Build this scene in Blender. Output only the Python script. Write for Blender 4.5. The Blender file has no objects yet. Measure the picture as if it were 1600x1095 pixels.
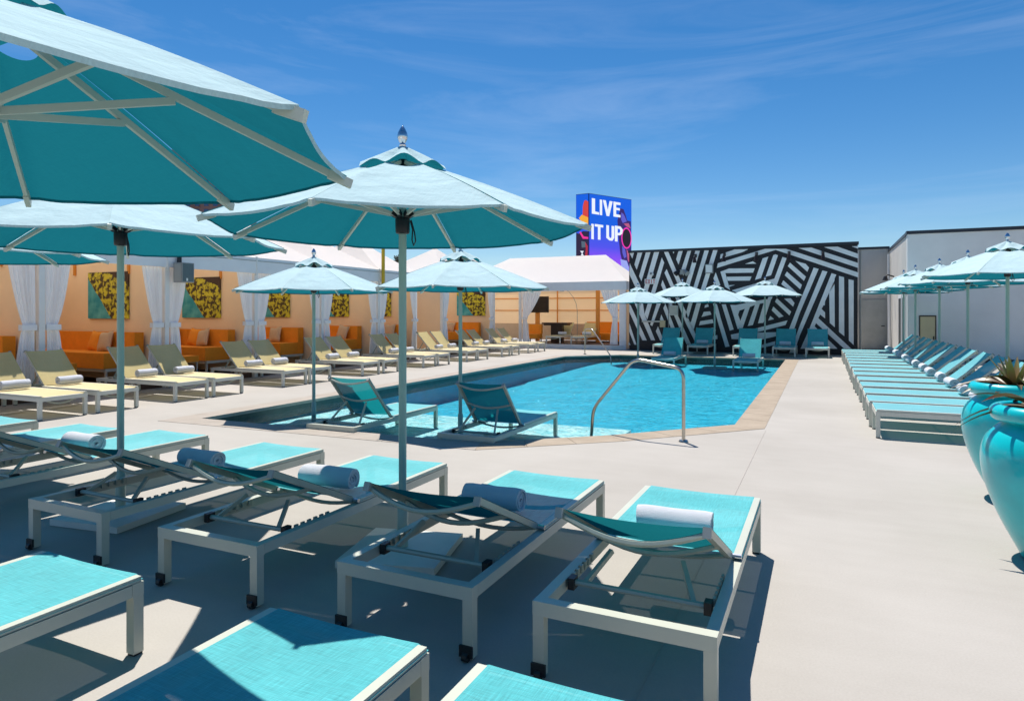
import bpy, bmesh, math, random
from mathutils import Vector, Matrix
random.seed(7)
R = math.radians
scene = bpy.context.scene

# ---------------------------------------------------------------- camera, sky, sun, exposure
YAW = 0.438984
cam_d = bpy.data.cameras.new('camera')
cam_d.sensor_width = 36.0
cam_d.lens = 1033.0 / 1600.0 * 36.0
cam_d.shift_y = -0.0372
cam_d.clip_start = 0.05
cam_d.clip_end = 5000
cam = bpy.data.objects.new('camera', cam_d)
scene.collection.objects.link(cam)
cam.location = (0, 0, 1.6)
cam.rotation_euler = (R(90), 0, YAW)
scene.camera = cam

SUN_EL, SUN_AZ = 67.5, 128.0          # azimuth counter-clockwise from +X
world = bpy.data.worlds.new('World')
scene.world = world
world.use_nodes = True
wn, wl = world.node_tree.nodes, world.node_tree.links
wn.clear()
w_out = wn.new('ShaderNodeOutputWorld')
w_bg = wn.new('ShaderNodeBackground')
w_bg.inputs['Strength'].default_value = 0.092
sky = wn.new('ShaderNodeTexSky')
sky.sky_type = 'NISHITA'
sky.sun_disc = False
sky.sun_elevation = R(SUN_EL)
sky.sun_rotation = R((90 - SUN_AZ) % 360)
sky.altitude = 600
sky.air_density = 1.0
sky.dust_density = 0.25
sky.ozone_density = 3.0
hs = wn.new('ShaderNodeHueSaturation')
hs.inputs['Hue'].default_value = 0.50
hs.inputs['Saturation'].default_value = 1.36
hs.inputs['Value'].default_value = 1.0
wl.new(sky.outputs[0], hs.inputs['Color'])
# thin cirrus streaks
tc = wn.new('ShaderNodeTexCoord')
mp = wn.new('ShaderNodeMapping')
mp.inputs['Rotation'].default_value = (R(8), R(-10), R(25))
mp.inputs['Scale'].default_value = (.8, 1.8, 8.0)
n1 = wn.new('ShaderNodeTexNoise')
n1.inputs['Scale'].default_value = 1.7
n1.inputs['Detail'].default_value = 9
n1.inputs['Roughness'].default_value = 0.62
n1.inputs['Distortion'].default_value = 0.7
rp = wn.new('ShaderNodeValToRGB')
rp.color_ramp.elements[0].position = 0.48
rp.color_ramp.elements[0].color = (0, 0, 0, 1)
rp.color_ramp.elements[1].position = 0.80
rp.color_ramp.elements[1].color = (0.13, 0.13, 0.13, 1)
mx = wn.new('ShaderNodeMixRGB')
mx.inputs['Color2'].default_value = (8.5, 9.2, 10.5, 1)
wl.new(tc.outputs['Generated'], mp.inputs['Vector'])
wl.new(mp.outputs[0], n1.inputs['Vector'])
wl.new(n1.outputs['Fac'], rp.inputs['Fac'])
wl.new(rp.outputs['Color'], mx.inputs['Fac'])
wl.new(hs.outputs[0], mx.inputs['Color1'])
wl.new(mx.outputs[0], w_bg.inputs['Color'])
wl.new(w_bg.outputs[0], w_out.inputs['Surface'])

sun_d = bpy.data.lights.new('sun', 'SUN')
sun_d.energy = 5.0
sun_d.angle = R(0.5)
sun_d.color = (1.0, 0.95, 0.88)
sun = bpy.data.objects.new('sun', sun_d)
scene.collection.objects.link(sun)
e, a = R(SUN_EL), R(SUN_AZ)
to_sun = Vector((math.cos(e) * math.cos(a), math.cos(e) * math.sin(a), math.sin(e)))
sun.rotation_euler = (-to_sun).to_track_quat('-Z', 'Y').to_euler()
sun.location = to_sun * 50

vs = scene.view_settings
vs.view_transform = 'Standard'
vs.look = 'None'
vs.exposure = 0.32
vs.gamma = 1.0
vs.use_curve_mapping = False
scene.cycles.max_bounces = 8
scene.cycles.transparent_max_bounces = 16
scene.cycles.caustics_reflective = False
scene.cycles.caustics_refractive = False

# ---------------------------------------------------------------- materials
def newmat(name):
    m = bpy.data.materials.new(name)
    m.use_nodes = True
    nt = m.node_tree
    return m, nt, nt.nodes, nt.links, nt.nodes['Principled BSDF']

def mat(name, col, rough=0.6, metal=0.0, var=0.0, vscale=6.0, bump=0.0, bscale=60.0, stretch=(1, 1, 1),
        spec=0.5, coat=0.0, emit=None, estr=0.0, coord='Object'):
    m, nt, N, L, b = newmat(name)
    b.inputs['Base Color'].default_value = (*col, 1)
    b.inputs['Roughness'].default_value = rough
    b.inputs['Metallic'].default_value = metal
    b.inputs['Specular IOR Level'].default_value = spec
    b.inputs['Coat Weight'].default_value = coat
    if emit:
        b.inputs['Emission Color'].default_value = (*emit, 1)
        b.inputs['Emission Strength'].default_value = estr
    if var or bump:
        t = N.new('ShaderNodeTexCoord'); mp = N.new('ShaderNodeMapping')
        mp.inputs['Scale'].default_value = stretch
        L.new(t.outputs[coord], mp.inputs['Vector'])
    if var:
        n = N.new('ShaderNodeTexNoise'); n.inputs['Scale'].default_value = vscale
        n.inputs['Detail'].default_value = 8; n.inputs['Roughness'].default_value = .6
        L.new(mp.outputs[0], n.inputs['Vector'])
        r = N.new('ShaderNodeMapRange')
        r.inputs['From Min'].default_value = .25; r.inputs['From Max'].default_value = .75
        r.inputs['To Min'].default_value = 1 - var; r.inputs['To Max'].default_value = 1 + var
        L.new(n.outputs['Fac'], r.inputs['Value'])
        mu = N.new('ShaderNodeVectorMath'); mu.operation = 'SCALE'
        mu.inputs[0].default_value = col
        L.new(r.outputs[0], mu.inputs['Scale'])
        L.new(mu.outputs[0], b.inputs['Base Color'])
    if bump:
        n2 = N.new('ShaderNodeTexNoise'); n2.inputs['Scale'].default_value = bscale
        n2.inputs['Detail'].default_value = 4
        L.new(mp.outputs[0], n2.inputs['Vector'])
        bp = N.new('ShaderNodeBump'); bp.inputs['Strength'].default_value = bump
        bp.inputs['Distance'].default_value = .01
        L.new(n2.outputs['Fac'], bp.inputs['Height'])
        L.new(bp.outputs[0], b.inputs['Normal'])
    return m

def fabric(name, front, back, trans, wscale=260.0, weave=0.35, rough=.85, wr=0.06, gloss=0.0, open_=0.0):
    """woven cloth: two thread directions, a little light passing through; front colour holds the sunlit tone, back colour the darker shaded tone"""
    m = bpy.data.materials.new(name); m.use_nodes = True
    N, L = m.node_tree.nodes, m.node_tree.links
    N.clear()
    out = N.new('ShaderNodeOutputMaterial')
    t = N.new('ShaderNodeTexCoord')
    fac = None
    for st in ((1, .035, .035), (.035, 1, .035)):
        mp = N.new('ShaderNodeMapping'); mp.inputs['Scale'].default_value = st
        L.new(t.outputs['Object'], mp.inputs['Vector'])
        n = N.new('ShaderNodeTexNoise'); n.inputs['Scale'].default_value = wscale; n.inputs['Detail'].default_value = 3
        n.inputs['Roughness'].default_value = .7
        L.new(mp.outputs[0], n.inputs['Vector'])
        if fac is None: fac = n
        else:
            ad = N.new('ShaderNodeMath'); ad.operation = 'ADD'
            L.new(fac.outputs['Fac'], ad.inputs[0]); L.new(n.outputs['Fac'], ad.inputs[1])
            fac = ad
    n3 = N.new('ShaderNodeTexNoise'); n3.inputs['Scale'].default_value = 2.2; n3.inputs['Detail'].default_value = 5
    L.new(t.outputs['Object'], n3.inputs['Vector'])
    ad2 = N.new('ShaderNodeMath'); ad2.operation = 'MULTIPLY_ADD'
    L.new(n3.outputs['Fac'], ad2.inputs[0]); ad2.inputs[1].default_value = .5
    L.new(fac.outputs[0], ad2.inputs[2])
    r = N.new('ShaderNodeMapRange')
    r.inputs['From Min'].default_value = .85; r.inputs['From Max'].default_value = 1.65
    r.inputs['To Min'].default_value = 1 - weave; r.inputs['To Max'].default_value = 1 + weave
    L.new(ad2.outputs[0], r.inputs['Value'])
    geo = N.new('ShaderNodeNewGeometry')
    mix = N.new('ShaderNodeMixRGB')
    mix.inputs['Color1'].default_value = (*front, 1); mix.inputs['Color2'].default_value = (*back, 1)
    L.new(geo.outputs['Backfacing'], mix.inputs['Fac'])  # shade of the underside painted in by facing; one cloth, two tones
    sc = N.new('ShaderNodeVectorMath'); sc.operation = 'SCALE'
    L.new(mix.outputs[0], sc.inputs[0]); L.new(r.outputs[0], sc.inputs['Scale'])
    bp = N.new('ShaderNodeBump'); bp.inputs['Strength'].default_value = .35; bp.inputs['Distance'].default_value = .004
    L.new(fac.outputs[0], bp.inputs['Height'])
    n4 = N.new('ShaderNodeTexNoise'); n4.inputs['Scale'].default_value = 5; n4.inputs['Detail'].default_value = 3
    L.new(t.outputs['Object'], n4.inputs['Vector'])
    bp2 = N.new('ShaderNodeBump'); bp2.inputs['Strength'].default_value = wr; bp2.inputs['Distance'].default_value = .1
    L.new(n4.outputs['Fac'], bp2.inputs['Height']); L.new(bp.outputs[0], bp2.inputs['Normal'])
    d = N.new('ShaderNodeBsdfDiffuse'); L.new(sc.outputs[0], d.inputs['Color']); L.new(bp2.outputs[0], d.inputs['Normal'])
    tr = N.new('ShaderNodeBsdfTranslucent'); tr.inputs['Color'].default_value = (*trans, 1)
    L.new(bp2.outputs[0], tr.inputs['Normal'])
    add = N.new('ShaderNodeAddShader'); L.new(d.outputs[0], add.inputs[0]); L.new(tr.outputs[0], add.inputs[1])
    last = add
    if gloss:
        g = N.new('ShaderNodeBsdfGlossy'); g.inputs['Roughness'].default_value = .45
        L.new(bp2.outputs[0], g.inputs['Normal'])
        fr = N.new('ShaderNodeFresnel'); fr.inputs['IOR'].default_value = 1.4
        ml = N.new('ShaderNodeMath'); ml.operation = 'MULTIPLY'; ml.inputs[1].default_value = gloss
        fb = N.new('ShaderNodeMath'); fb.operation = 'SUBTRACT'; fb.inputs[0].default_value = 1.0
        L.new(geo.outputs['Backfacing'], fb.inputs[1])
        fm = N.new('ShaderNodeMath'); fm.operation = 'MULTIPLY'
        L.new(fr.outputs[0], fm.inputs[0]); L.new(fb.outputs[0], fm.inputs[1])
        L.new(fm.outputs[0], ml.inputs[0])
        ms = N.new('ShaderNodeMixShader')
        L.new(ml.outputs[0], ms.inputs['Fac']); L.new(add.outputs[0], ms.inputs[1]); L.new(g.outputs[0], ms.inputs[2])
        last = ms
    if open_:      # open mesh: part of the sunlight falls through the weave
        tp = N.new('ShaderNodeBsdfTransparent'); mo = N.new('ShaderNodeMixShader'); mo.inputs['Fac'].default_value = open_
        L.new(last.outputs[0], mo.inputs[1]); L.new(tp.outputs[0], mo.inputs[2]); last = mo
    L.new(last.outputs[0], out.inputs['Surface'])
    return m

M = {}
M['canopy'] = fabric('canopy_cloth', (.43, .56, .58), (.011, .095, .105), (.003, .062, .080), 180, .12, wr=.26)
M['teal_sling'] = fabric('teal_sling', (.075, .385, .41), (.006, .10, .11), (.004, .13, .14), 240, .42, gloss=.35, open_=.045)
M['teal_mesh'] = fabric('open_teal_mesh', (.080, .40, .425), (.006, .10, .11), (.006, .06, .065), 240, .42, gloss=.3, open_=.06)
M['teal_back'] = fabric('taut_teal_back', (.080, .40, .425), (.006, .085, .095), (.004, .07, .08), 240, .30, gloss=.3)
M['teal_sling_old'] = fabric('faded_teal_sling', (.11, .385, .43), (.006, .10, .11), (.004, .13, .14), 240, .30, gloss=.35, open_=.045)
M['yellow_sling'] = fabric('yellow_sling', (.57, .46, .215), (.34, .28, .12), (.14, .13, .05), 200, .12, gloss=.4, open_=.08)
M['frame'] = mat('sage_powder_coat', (.52, .53, .44), .38, .0, .06, 3, .05, 400, spec=.5)
M['pale_frame'] = mat('pale_powder_coat', (.62, .61, .53), .4, .0, .06, 3)
M['rail_alu'] = mat('bare_aluminium_rail', (.36, .39, .33), .42, .2, .08, 9)
M['pole'] = mat('mint_powder_coat', (.31, .45, .39), .33, .0, .06, 2)
M['rib'] = mat('mint_rib_paint', (.55, .58, .50), .45, 0, .05, 4)
M['black_plastic'] = mat('black_plastic', (.012, .012, .014), .45)
M['chrome'] = mat('polished_metal', (.62, .63, .66), .14, 1.0)
M['steel'] = mat('brushed_stainless', (.50, .47, .42), .24, 1.0, .08, 14, .06, 200)
M['plate'] = mat('base_plate_paint', (.66, .66, .60), .5, 0, .06, 5, .08, 80)
M['towel'] = mat('white_terry', (.68, .69, .73), .95, 0, .05, 12, .9, 260, spec=.1)
M['curtain'] = fabric('curtain_cloth', (.78, .78, .79), (.78, .78, .79), (.17, .17, .17), 150, .05)
M['tent'] = fabric('tent_vinyl', (.54, .535, .53), (.52, .50, .46), (.43, .41, .37), 90, .04, wr=.06)
M['valance'] = mat('valance_vinyl', (.80, .81, .82), .6, 0, .05, 2, .1, 8)
M['peach'] = mat('peach_wall_panel', (.97, .70, .44), .8, 0, .05, 1.5, .05, 40)
M['peach_cloth'] = fabric('peach_wall_cloth', (.46, .37, .28), (.46, .37, .28), (.50, .42, .30), 60, .04)
M['orange'] = mat('orange_upholstery', (.90, .29, .014), .85, 0, .08, 7, .3, 160)
M['orange_metal'] = mat('orange_frame_paint', (.72, .26, .03), .5, 0, .05, 5)
M['cushion'] = mat('beige_cushion_cloth', (.62, .42, .26), .9, 0, .06, 8, .4, 140)
M['brown'] = mat('brown_floor_boards', (.085, .038, .022), .6, 0, .25, 3, .2, 30, (1, 14, 1))
M['dark_wood'] = mat('dark_wood', (.03, .012, .008), .4, 0, .2, 5)
M['white_paint'] = mat('white_paint', (.78, .78, .76), .5, 0, .04, 3)
M['stucco'] = mat('white_stucco', (.58, .56, .51), .85, 0, .09, .8, .25, 60)
M['shaded_front_stucco'] = mat('shaded_front_stucco', (.72, .72, .70), .85, 0, .10, .7, .25, 60)  # same white house walls, toned apart for the front in shade
M['cap'] = mat('dark_parapet_cap', (.015, .022, .035), .45, 0, .2, 3)
M['mural_black'] = mat('mural_black_paint', (.010, .009, .013), .6, 0, .3, 2, .15, 40)
M['mural_white'] = mat('mural_white_paint', (.84, .84, .82), .65, 0, .10, 1.6, .1, 40)
M['grey_box'] = mat('grey_enclosure', (.30, .31, .30), .5, 0, .1, 8)
M['grille'] = mat('speaker_grille', (.10, .14, .15), .6, 0, .2, 60)
M['tan_door'] = mat('tan_panel', (.62, .50, .30), .6, 0, .06, 3)
M['dark_glass'] = mat('dark_glass', (.02, .025, .03), .08)
M['tv'] = mat('television_screen', (.006, .003, .003), .25)
M['red_sign'] = mat('red_letters', (.55, .02, .02), .5)

M['soil'] = mat('potting_soil', (.03, .02, .012), .95, 0, .4, 20, .8, 40)
M['pool_plaster'] = mat('aqua_pool_plaster', (.035, .45, .60), .8, 0, .12, 1.3, .2, 12)
M['shelf_plaster'] = mat('pale_pool_plaster', (.78, .82, .80), .8, 0, .08, 2, .2, 12)
M['far_shelf'] = mat('light_aqua_plaster', (.10, .42, .50), .8, 0, .12, 2, .2, 12)
M['tile'] = mat('dark_waterline_tile', (.035, .065, .06), .25, 0, .3, 14)
M['tower'] = mat('tower_render', (.20, .12, .11), .8, 0, .1, 5)
M['tower_glass'] = mat('tower_window_glass', (.05, .09, .20), .15)
M['yellow_paint'] = mat('yellow_paint', (.62, .40, .01), .4, 0, .08, 5)
M['bark'] = mat('bark', (.07, .05, .035), .9, 0, .3, 20, .5, 40)
M['leaf'] = mat('dry_leaf', (.06, .06, .03), .7, 0, .4, 10)

def leafmat(name, c1, c2):
    m, nt, N, L, b = newmat(name)
    t = N.new('ShaderNodeTexCoord'); n = N.new('ShaderNodeTexNoise')
    n.inputs['Scale'].default_value = 9; n.inputs['Detail'].default_value = 6
    L.new(t.outputs['Object'], n.inputs['Vector'])
    r = N.new('ShaderNodeValToRGB')
    r.color_ramp.elements[0].position = .38; r.color_ramp.elements[0].color = (*c1, 1)
    r.color_ramp.elements[1].position = .66; r.color_ramp.elements[1].color = (*c2, 1)
    L.new(n.outputs['Fac'], r.inputs['Fac']); L.new(r.outputs[0], b.inputs['Base Color'])
    b.inputs['Roughness'].default_value = .4
    return m
M['brom'] = leafmat('bromeliad_leaf', (.10, .030, .010), (.085, .11, .022))
M['brom_heart'] = leafmat('bromeliad_heart', (.30, .20, .07), (.22, .26, .06))

def glaze():
    m, nt, N, L, b = newmat('turquoise_glaze')
    b.inputs['Base Color'].default_value = (.0, .36, .40, 1)
    b.inputs['Roughness'].default_value = .3
    b.inputs['Coat Weight'].default_value = .5
    b.inputs['Coat Roughness'].default_value = .05
    t = N.new('ShaderNodeTexCoord'); n = N.new('ShaderNodeTexNoise')
    n.inputs['Scale'].default_value = 3.5; n.inputs['Detail'].default_value = 6
    L.new(t.outputs['Object'], n.inputs['Vector'])
    r = N.new('ShaderNodeValToRGB')
    r.color_ramp.elements[0].position = .3; r.color_ramp.elements[0].color = (.0, .42, .46, 1)
    r.color_ramp.elements[1].position = .7; r.color_ramp.elements[1].color = (.0, .54, .58, 1)
    L.new(n.outputs['Fac'], r.inputs['Fac']); L.new(r.outputs[0], b.inputs['Base Color'])
    bp = N.new('ShaderNodeBump'); bp.inputs['Strength'].default_value = .12; bp.inputs['Distance'].default_value = .02
    n2 = N.new('ShaderNodeTexNoise'); n2.inputs['Scale'].default_value = 7
    L.new(t.outputs['Object'], n2.inputs['Vector'])
    L.new(n2.outputs['Fac'], bp.inputs['Height']); L.new(bp.outputs[0], b.inputs['Normal'])
    return m
M['glaze'] = glaze()

def concrete(name, c1, c2, bump=.25, big=.35, fine=90):
    m, nt, N, L, b = newmat(name)
    t = N.new('ShaderNodeTexCoord')
    n = N.new('ShaderNodeTexNoise'); n.inputs['Scale'].default_value = big; n.inputs['Detail'].default_value = 10
    n.inputs['Roughness'].default_value = .62
    L.new(t.outputs['Object'], n.inputs['Vector'])
    n2 = N.new('ShaderNodeTexNoise'); n2.inputs['Scale'].default_value = fine; n2.inputs['Detail'].default_value = 4
    L.new(t.outputs['Object'], n2.inputs['Vector'])
    # long trowel and hose streaks
    mp = N.new('ShaderNodeMapping'); mp.inputs['Scale'].default_value = (.7, 5, 1); mp.inputs['Rotation'].default_value = (0, 0, R(24))
    L.new(t.outputs['Object'], mp.inputs['Vector'])
    n3 = N.new('ShaderNodeTexNoise'); n3.inputs['Scale'].default_value = 1.3; n3.inputs['Detail'].default_value = 6
    L.new(mp.outputs[0], n3.inputs['Vector'])
    a1 = N.new('ShaderNodeMath'); a1.operation = 'MULTIPLY_ADD'; a1.inputs[1].default_value = .35
    L.new(n2.outputs['Fac'], a1.inputs[0]); L.new(n.outputs['Fac'], a1.inputs[2])
    a2 = N.new('ShaderNodeMath'); a2.operation = 'MULTIPLY_ADD'; a2.inputs[1].default_value = .16
    L.new(n3.outputs['Fac'], a2.inputs[0]); L.new(a1.outputs[0], a2.inputs[2])
    r = N.new('ShaderNodeValToRGB')
    r.color_ramp.elements[0].position = .52; r.color_ramp.elements[0].color = (*c1, 1)
    r.color_ramp.elements[1].position = 0.95; r.color_ramp.elements[1].color = (*c2, 1)
    L.new(a2.outputs[0], r.inputs['Fac']); L.new(r.outputs[0], b.inputs['Base Color'])
    b.inputs['Roughness'].default_value = .8
    b.inputs['Specular IOR Level'].default_value = .3
    bp = N.new('ShaderNodeBump'); bp.inputs['Strength'].default_value = bump; bp.inputs['Distance'].default_value = .004
    L.new(n2.outputs['Fac'], bp.inputs['Height']); L.new(bp.outputs[0], b.inputs['Normal'])
    return m
M['deck'] = concrete('deck_coating', (.345, .318, .280), (.435, .405, .365))
M['coping'] = concrete('tan_coping_stone', (.30, .24, .175), (.40, .325, .245), .4, 2.5, 60)
M['coping_pale'] = concrete('pale_coping_stone', (.33, .285, .235), (.40, .35, .30), .4, 2.5, 60)

def water():
    m = bpy.data.materials.new('pool_water'); m.use_nodes = True
    N, L = m.node_tree.nodes, m.node_tree.links
    N.clear()
    out = N.new('ShaderNodeOutputMaterial')
    t = N.new('ShaderNodeTexCoord')
    hgt = None
    for sc_, dist, amp in ((2.2, .6, 1.0), (7.0, .8, .40), (19.0, .6, .16)):
        n = N.new('ShaderNodeTexNoise'); n.inputs['Scale'].default_value = sc_
        n.inputs['Detail'].default_value = 3; n.inputs['Distortion'].default_value = dist
        L.new(t.outputs['Object'], n.inputs['Vector'])
        ml = N.new('ShaderNodeMath'); ml.operation = 'MULTIPLY_ADD'; ml.inputs[1].default_value = amp
        L.new(n.outputs['Fac'], ml.inputs[0])
        if hgt: L.new(hgt.outputs[0], ml.inputs[2])
        else: ml.inputs[2].default_value = 0
        hgt = ml
    bp = N.new('ShaderNodeBump'); bp.inputs['Strength'].default_value = 1.0; bp.inputs['Distance'].default_value = .15
    L.new(hgt.outputs[0], bp.inputs['Height'])
    g = N.new('ShaderNodeBsdfGlossy'); g.inputs['Roughness'].default_value = .04
    L.new(bp.outputs[0], g.inputs['Normal'])
    rf = N.new('ShaderNodeBsdfTransparent'); rf.inputs['Color'].default_value = (.68, .96, .98, 1)
    # noise painted into the tint stands in for refraction and caustic mottling
    vr = N.new('ShaderNodeTexNoise'); vr.inputs['Scale'].default_value = 5.5; vr.inputs['Detail'].default_value = 4
    vr.inputs['Roughness'].default_value = .65; vr.inputs['Distortion'].default_value = 1.6
    L.new(t.outputs['Object'], vr.inputs['Vector'])
    vc = N.new('ShaderNodeValToRGB')
    vc.color_ramp.elements[0].position = .36; vc.color_ramp.elements[0].color = (.40, .80, .87, 1)
    vc.color_ramp.elements[1].position = .66; vc.color_ramp.elements[1].color = (.90, 1, 1, 1)
    L.new(vr.outputs['Fac'], vc.inputs['Fac']); L.new(vc.outputs['Color'], rf.inputs['Color'])
    fr = N.new('ShaderNodeFresnel'); fr.inputs['IOR'].default_value = 1.33
    L.new(bp.outputs[0], fr.inputs['Normal'])
    ms = N.new('ShaderNodeMixShader')
    fm = N.new('ShaderNodeMath'); fm.operation = 'MULTIPLY'; fm.inputs[1].default_value = .75; L.new(fr.outputs[0], fm.inputs[0])
    L.new(fm.outputs[0], ms.inputs['Fac']); L.new(rf.outputs[0], ms.inputs[1]); L.new(g.outputs[0], ms.inputs[2])
    L.new(ms.outputs[0], out.inputs['Surface'])
    return m
M['water'] = water()

def picture_mat():
    """sunny beach seen from above: water in the lower left corner, mottled yellow sand with dark specks"""
    m, nt, N, L, b = newmat('beach_print')
    t = N.new('ShaderNodeTexCoord')
    sep = N.new('ShaderNodeSeparateXYZ'); L.new(t.outputs['Object'], sep.inputs[0])
    # object coords: y along the wall (0..w), z up (0..h)
    nz = N.new('ShaderNodeTexNoise'); nz.inputs['Scale'].default_value = 4; nz.inputs['Detail'].default_value = 4
    L.new(t.outputs['Object'], nz.inputs['Vector'])
    # shoreline y + z*.62 < .62
    f = N.new('ShaderNodeMath'); f.operation = 'MULTIPLY_ADD'; f.inputs[1].default_value = .90
    L.new(sep.outputs['Z'], f.inputs[0]); L.new(sep.outputs['X'], f.inputs[2])
    f2 = N.new('ShaderNodeMath'); f2.operation = 'MULTIPLY_ADD'; f2.inputs[1].default_value = .12
    L.new(nz.outputs['Fac'], f2.inputs[0]); L.new(f.outputs[0], f2.inputs[2])
    sh = N.new('ShaderNodeMath'); sh.operation = 'GREATER_THAN'; sh.inputs[1].default_value = .88
    L.new(f2.outputs[0], sh.inputs[0])
    v = N.new('ShaderNodeTexVoronoi'); v.inputs['Scale'].default_value = 15
    L.new(t.outputs['Object'], v.inputs['Vector'])
    n2 = N.new('ShaderNodeTexNoise'); n2.inputs['Scale'].default_value = 9; n2.inputs['Detail'].default_value = 9; n2.inputs['Distortion'].default_value = .6
    L.new(t.outputs['Object'], n2.inputs['Vector'])
    r = N.new('ShaderNodeValToRGB')
    r.color_ramp.elements[0].position = .45; r.color_ramp.elements[0].color = (.055, .032, .012, 1)
    r.color_ramp.elements[1].position = .56; r.color_ramp.elements[1].color = (.66, .56, .03, 1)
    L.new(n2.outputs['Fac'], r.inputs['Fac'])
    r2 = N.new('ShaderNodeValToRGB')
    r2.color_ramp.elements[0].position = .4; r2.color_ramp.elements[0].color = (.02, .30, .36, 1)
    r2.color_ramp.elements[1].position = .7; r2.color_ramp.elements[1].color = (.12, .50, .50, 1)
    L.new(nz.outputs['Fac'], r2.inputs['Fac'])
    mx = N.new('ShaderNodeMixRGB'); L.new(sh.outputs[0], mx.inputs['Fac'])
    L.new(r2.outputs[0], mx.inputs['Color1']); L.new(r.outputs[0], mx.inputs['Color2'])
    # dark band at the top right
    d = N.new('ShaderNodeMath'); d.operation = 'MULTIPLY_ADD'; d.inputs[1].default_value = .35
    L.new(sep.outputs['X'], d.inputs[0]); L.new(sep.outputs['Z'], d.inputs[2])
    d2 = N.new('ShaderNodeMath'); d2.operation = 'GREATER_THAN'; d2.inputs[1].default_value = 1.27
    L.new(d.outputs[0], d2.inputs[0])
    mx2 = N.new('ShaderNodeMixRGB'); L.new(d2.outputs[0], mx2.inputs['Fac'])
    L.new(mx.outputs[0], mx2.inputs['Color1']); mx2.inputs['Color2'].default_value = (.05, .02, .008, 1)
    L.new(mx2.outputs[0], b.inputs['Base Color'])
    b.inputs['Roughness'].default_value = .6
    return m
M['print'] = picture_mat()

def led(name, col):
    m, nt, N, L, b = newmat(name)
    b.inputs['Base Color'].default_value = (col[0] * .3, col[1] * .3, col[2] * .3, 1)
    b.inputs['Emission Color'].default_value = (*col, 1)
    b.inputs['Emission Strength'].default_value = .75
    b.inputs['Roughness'].default_value = .6
    return m

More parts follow.
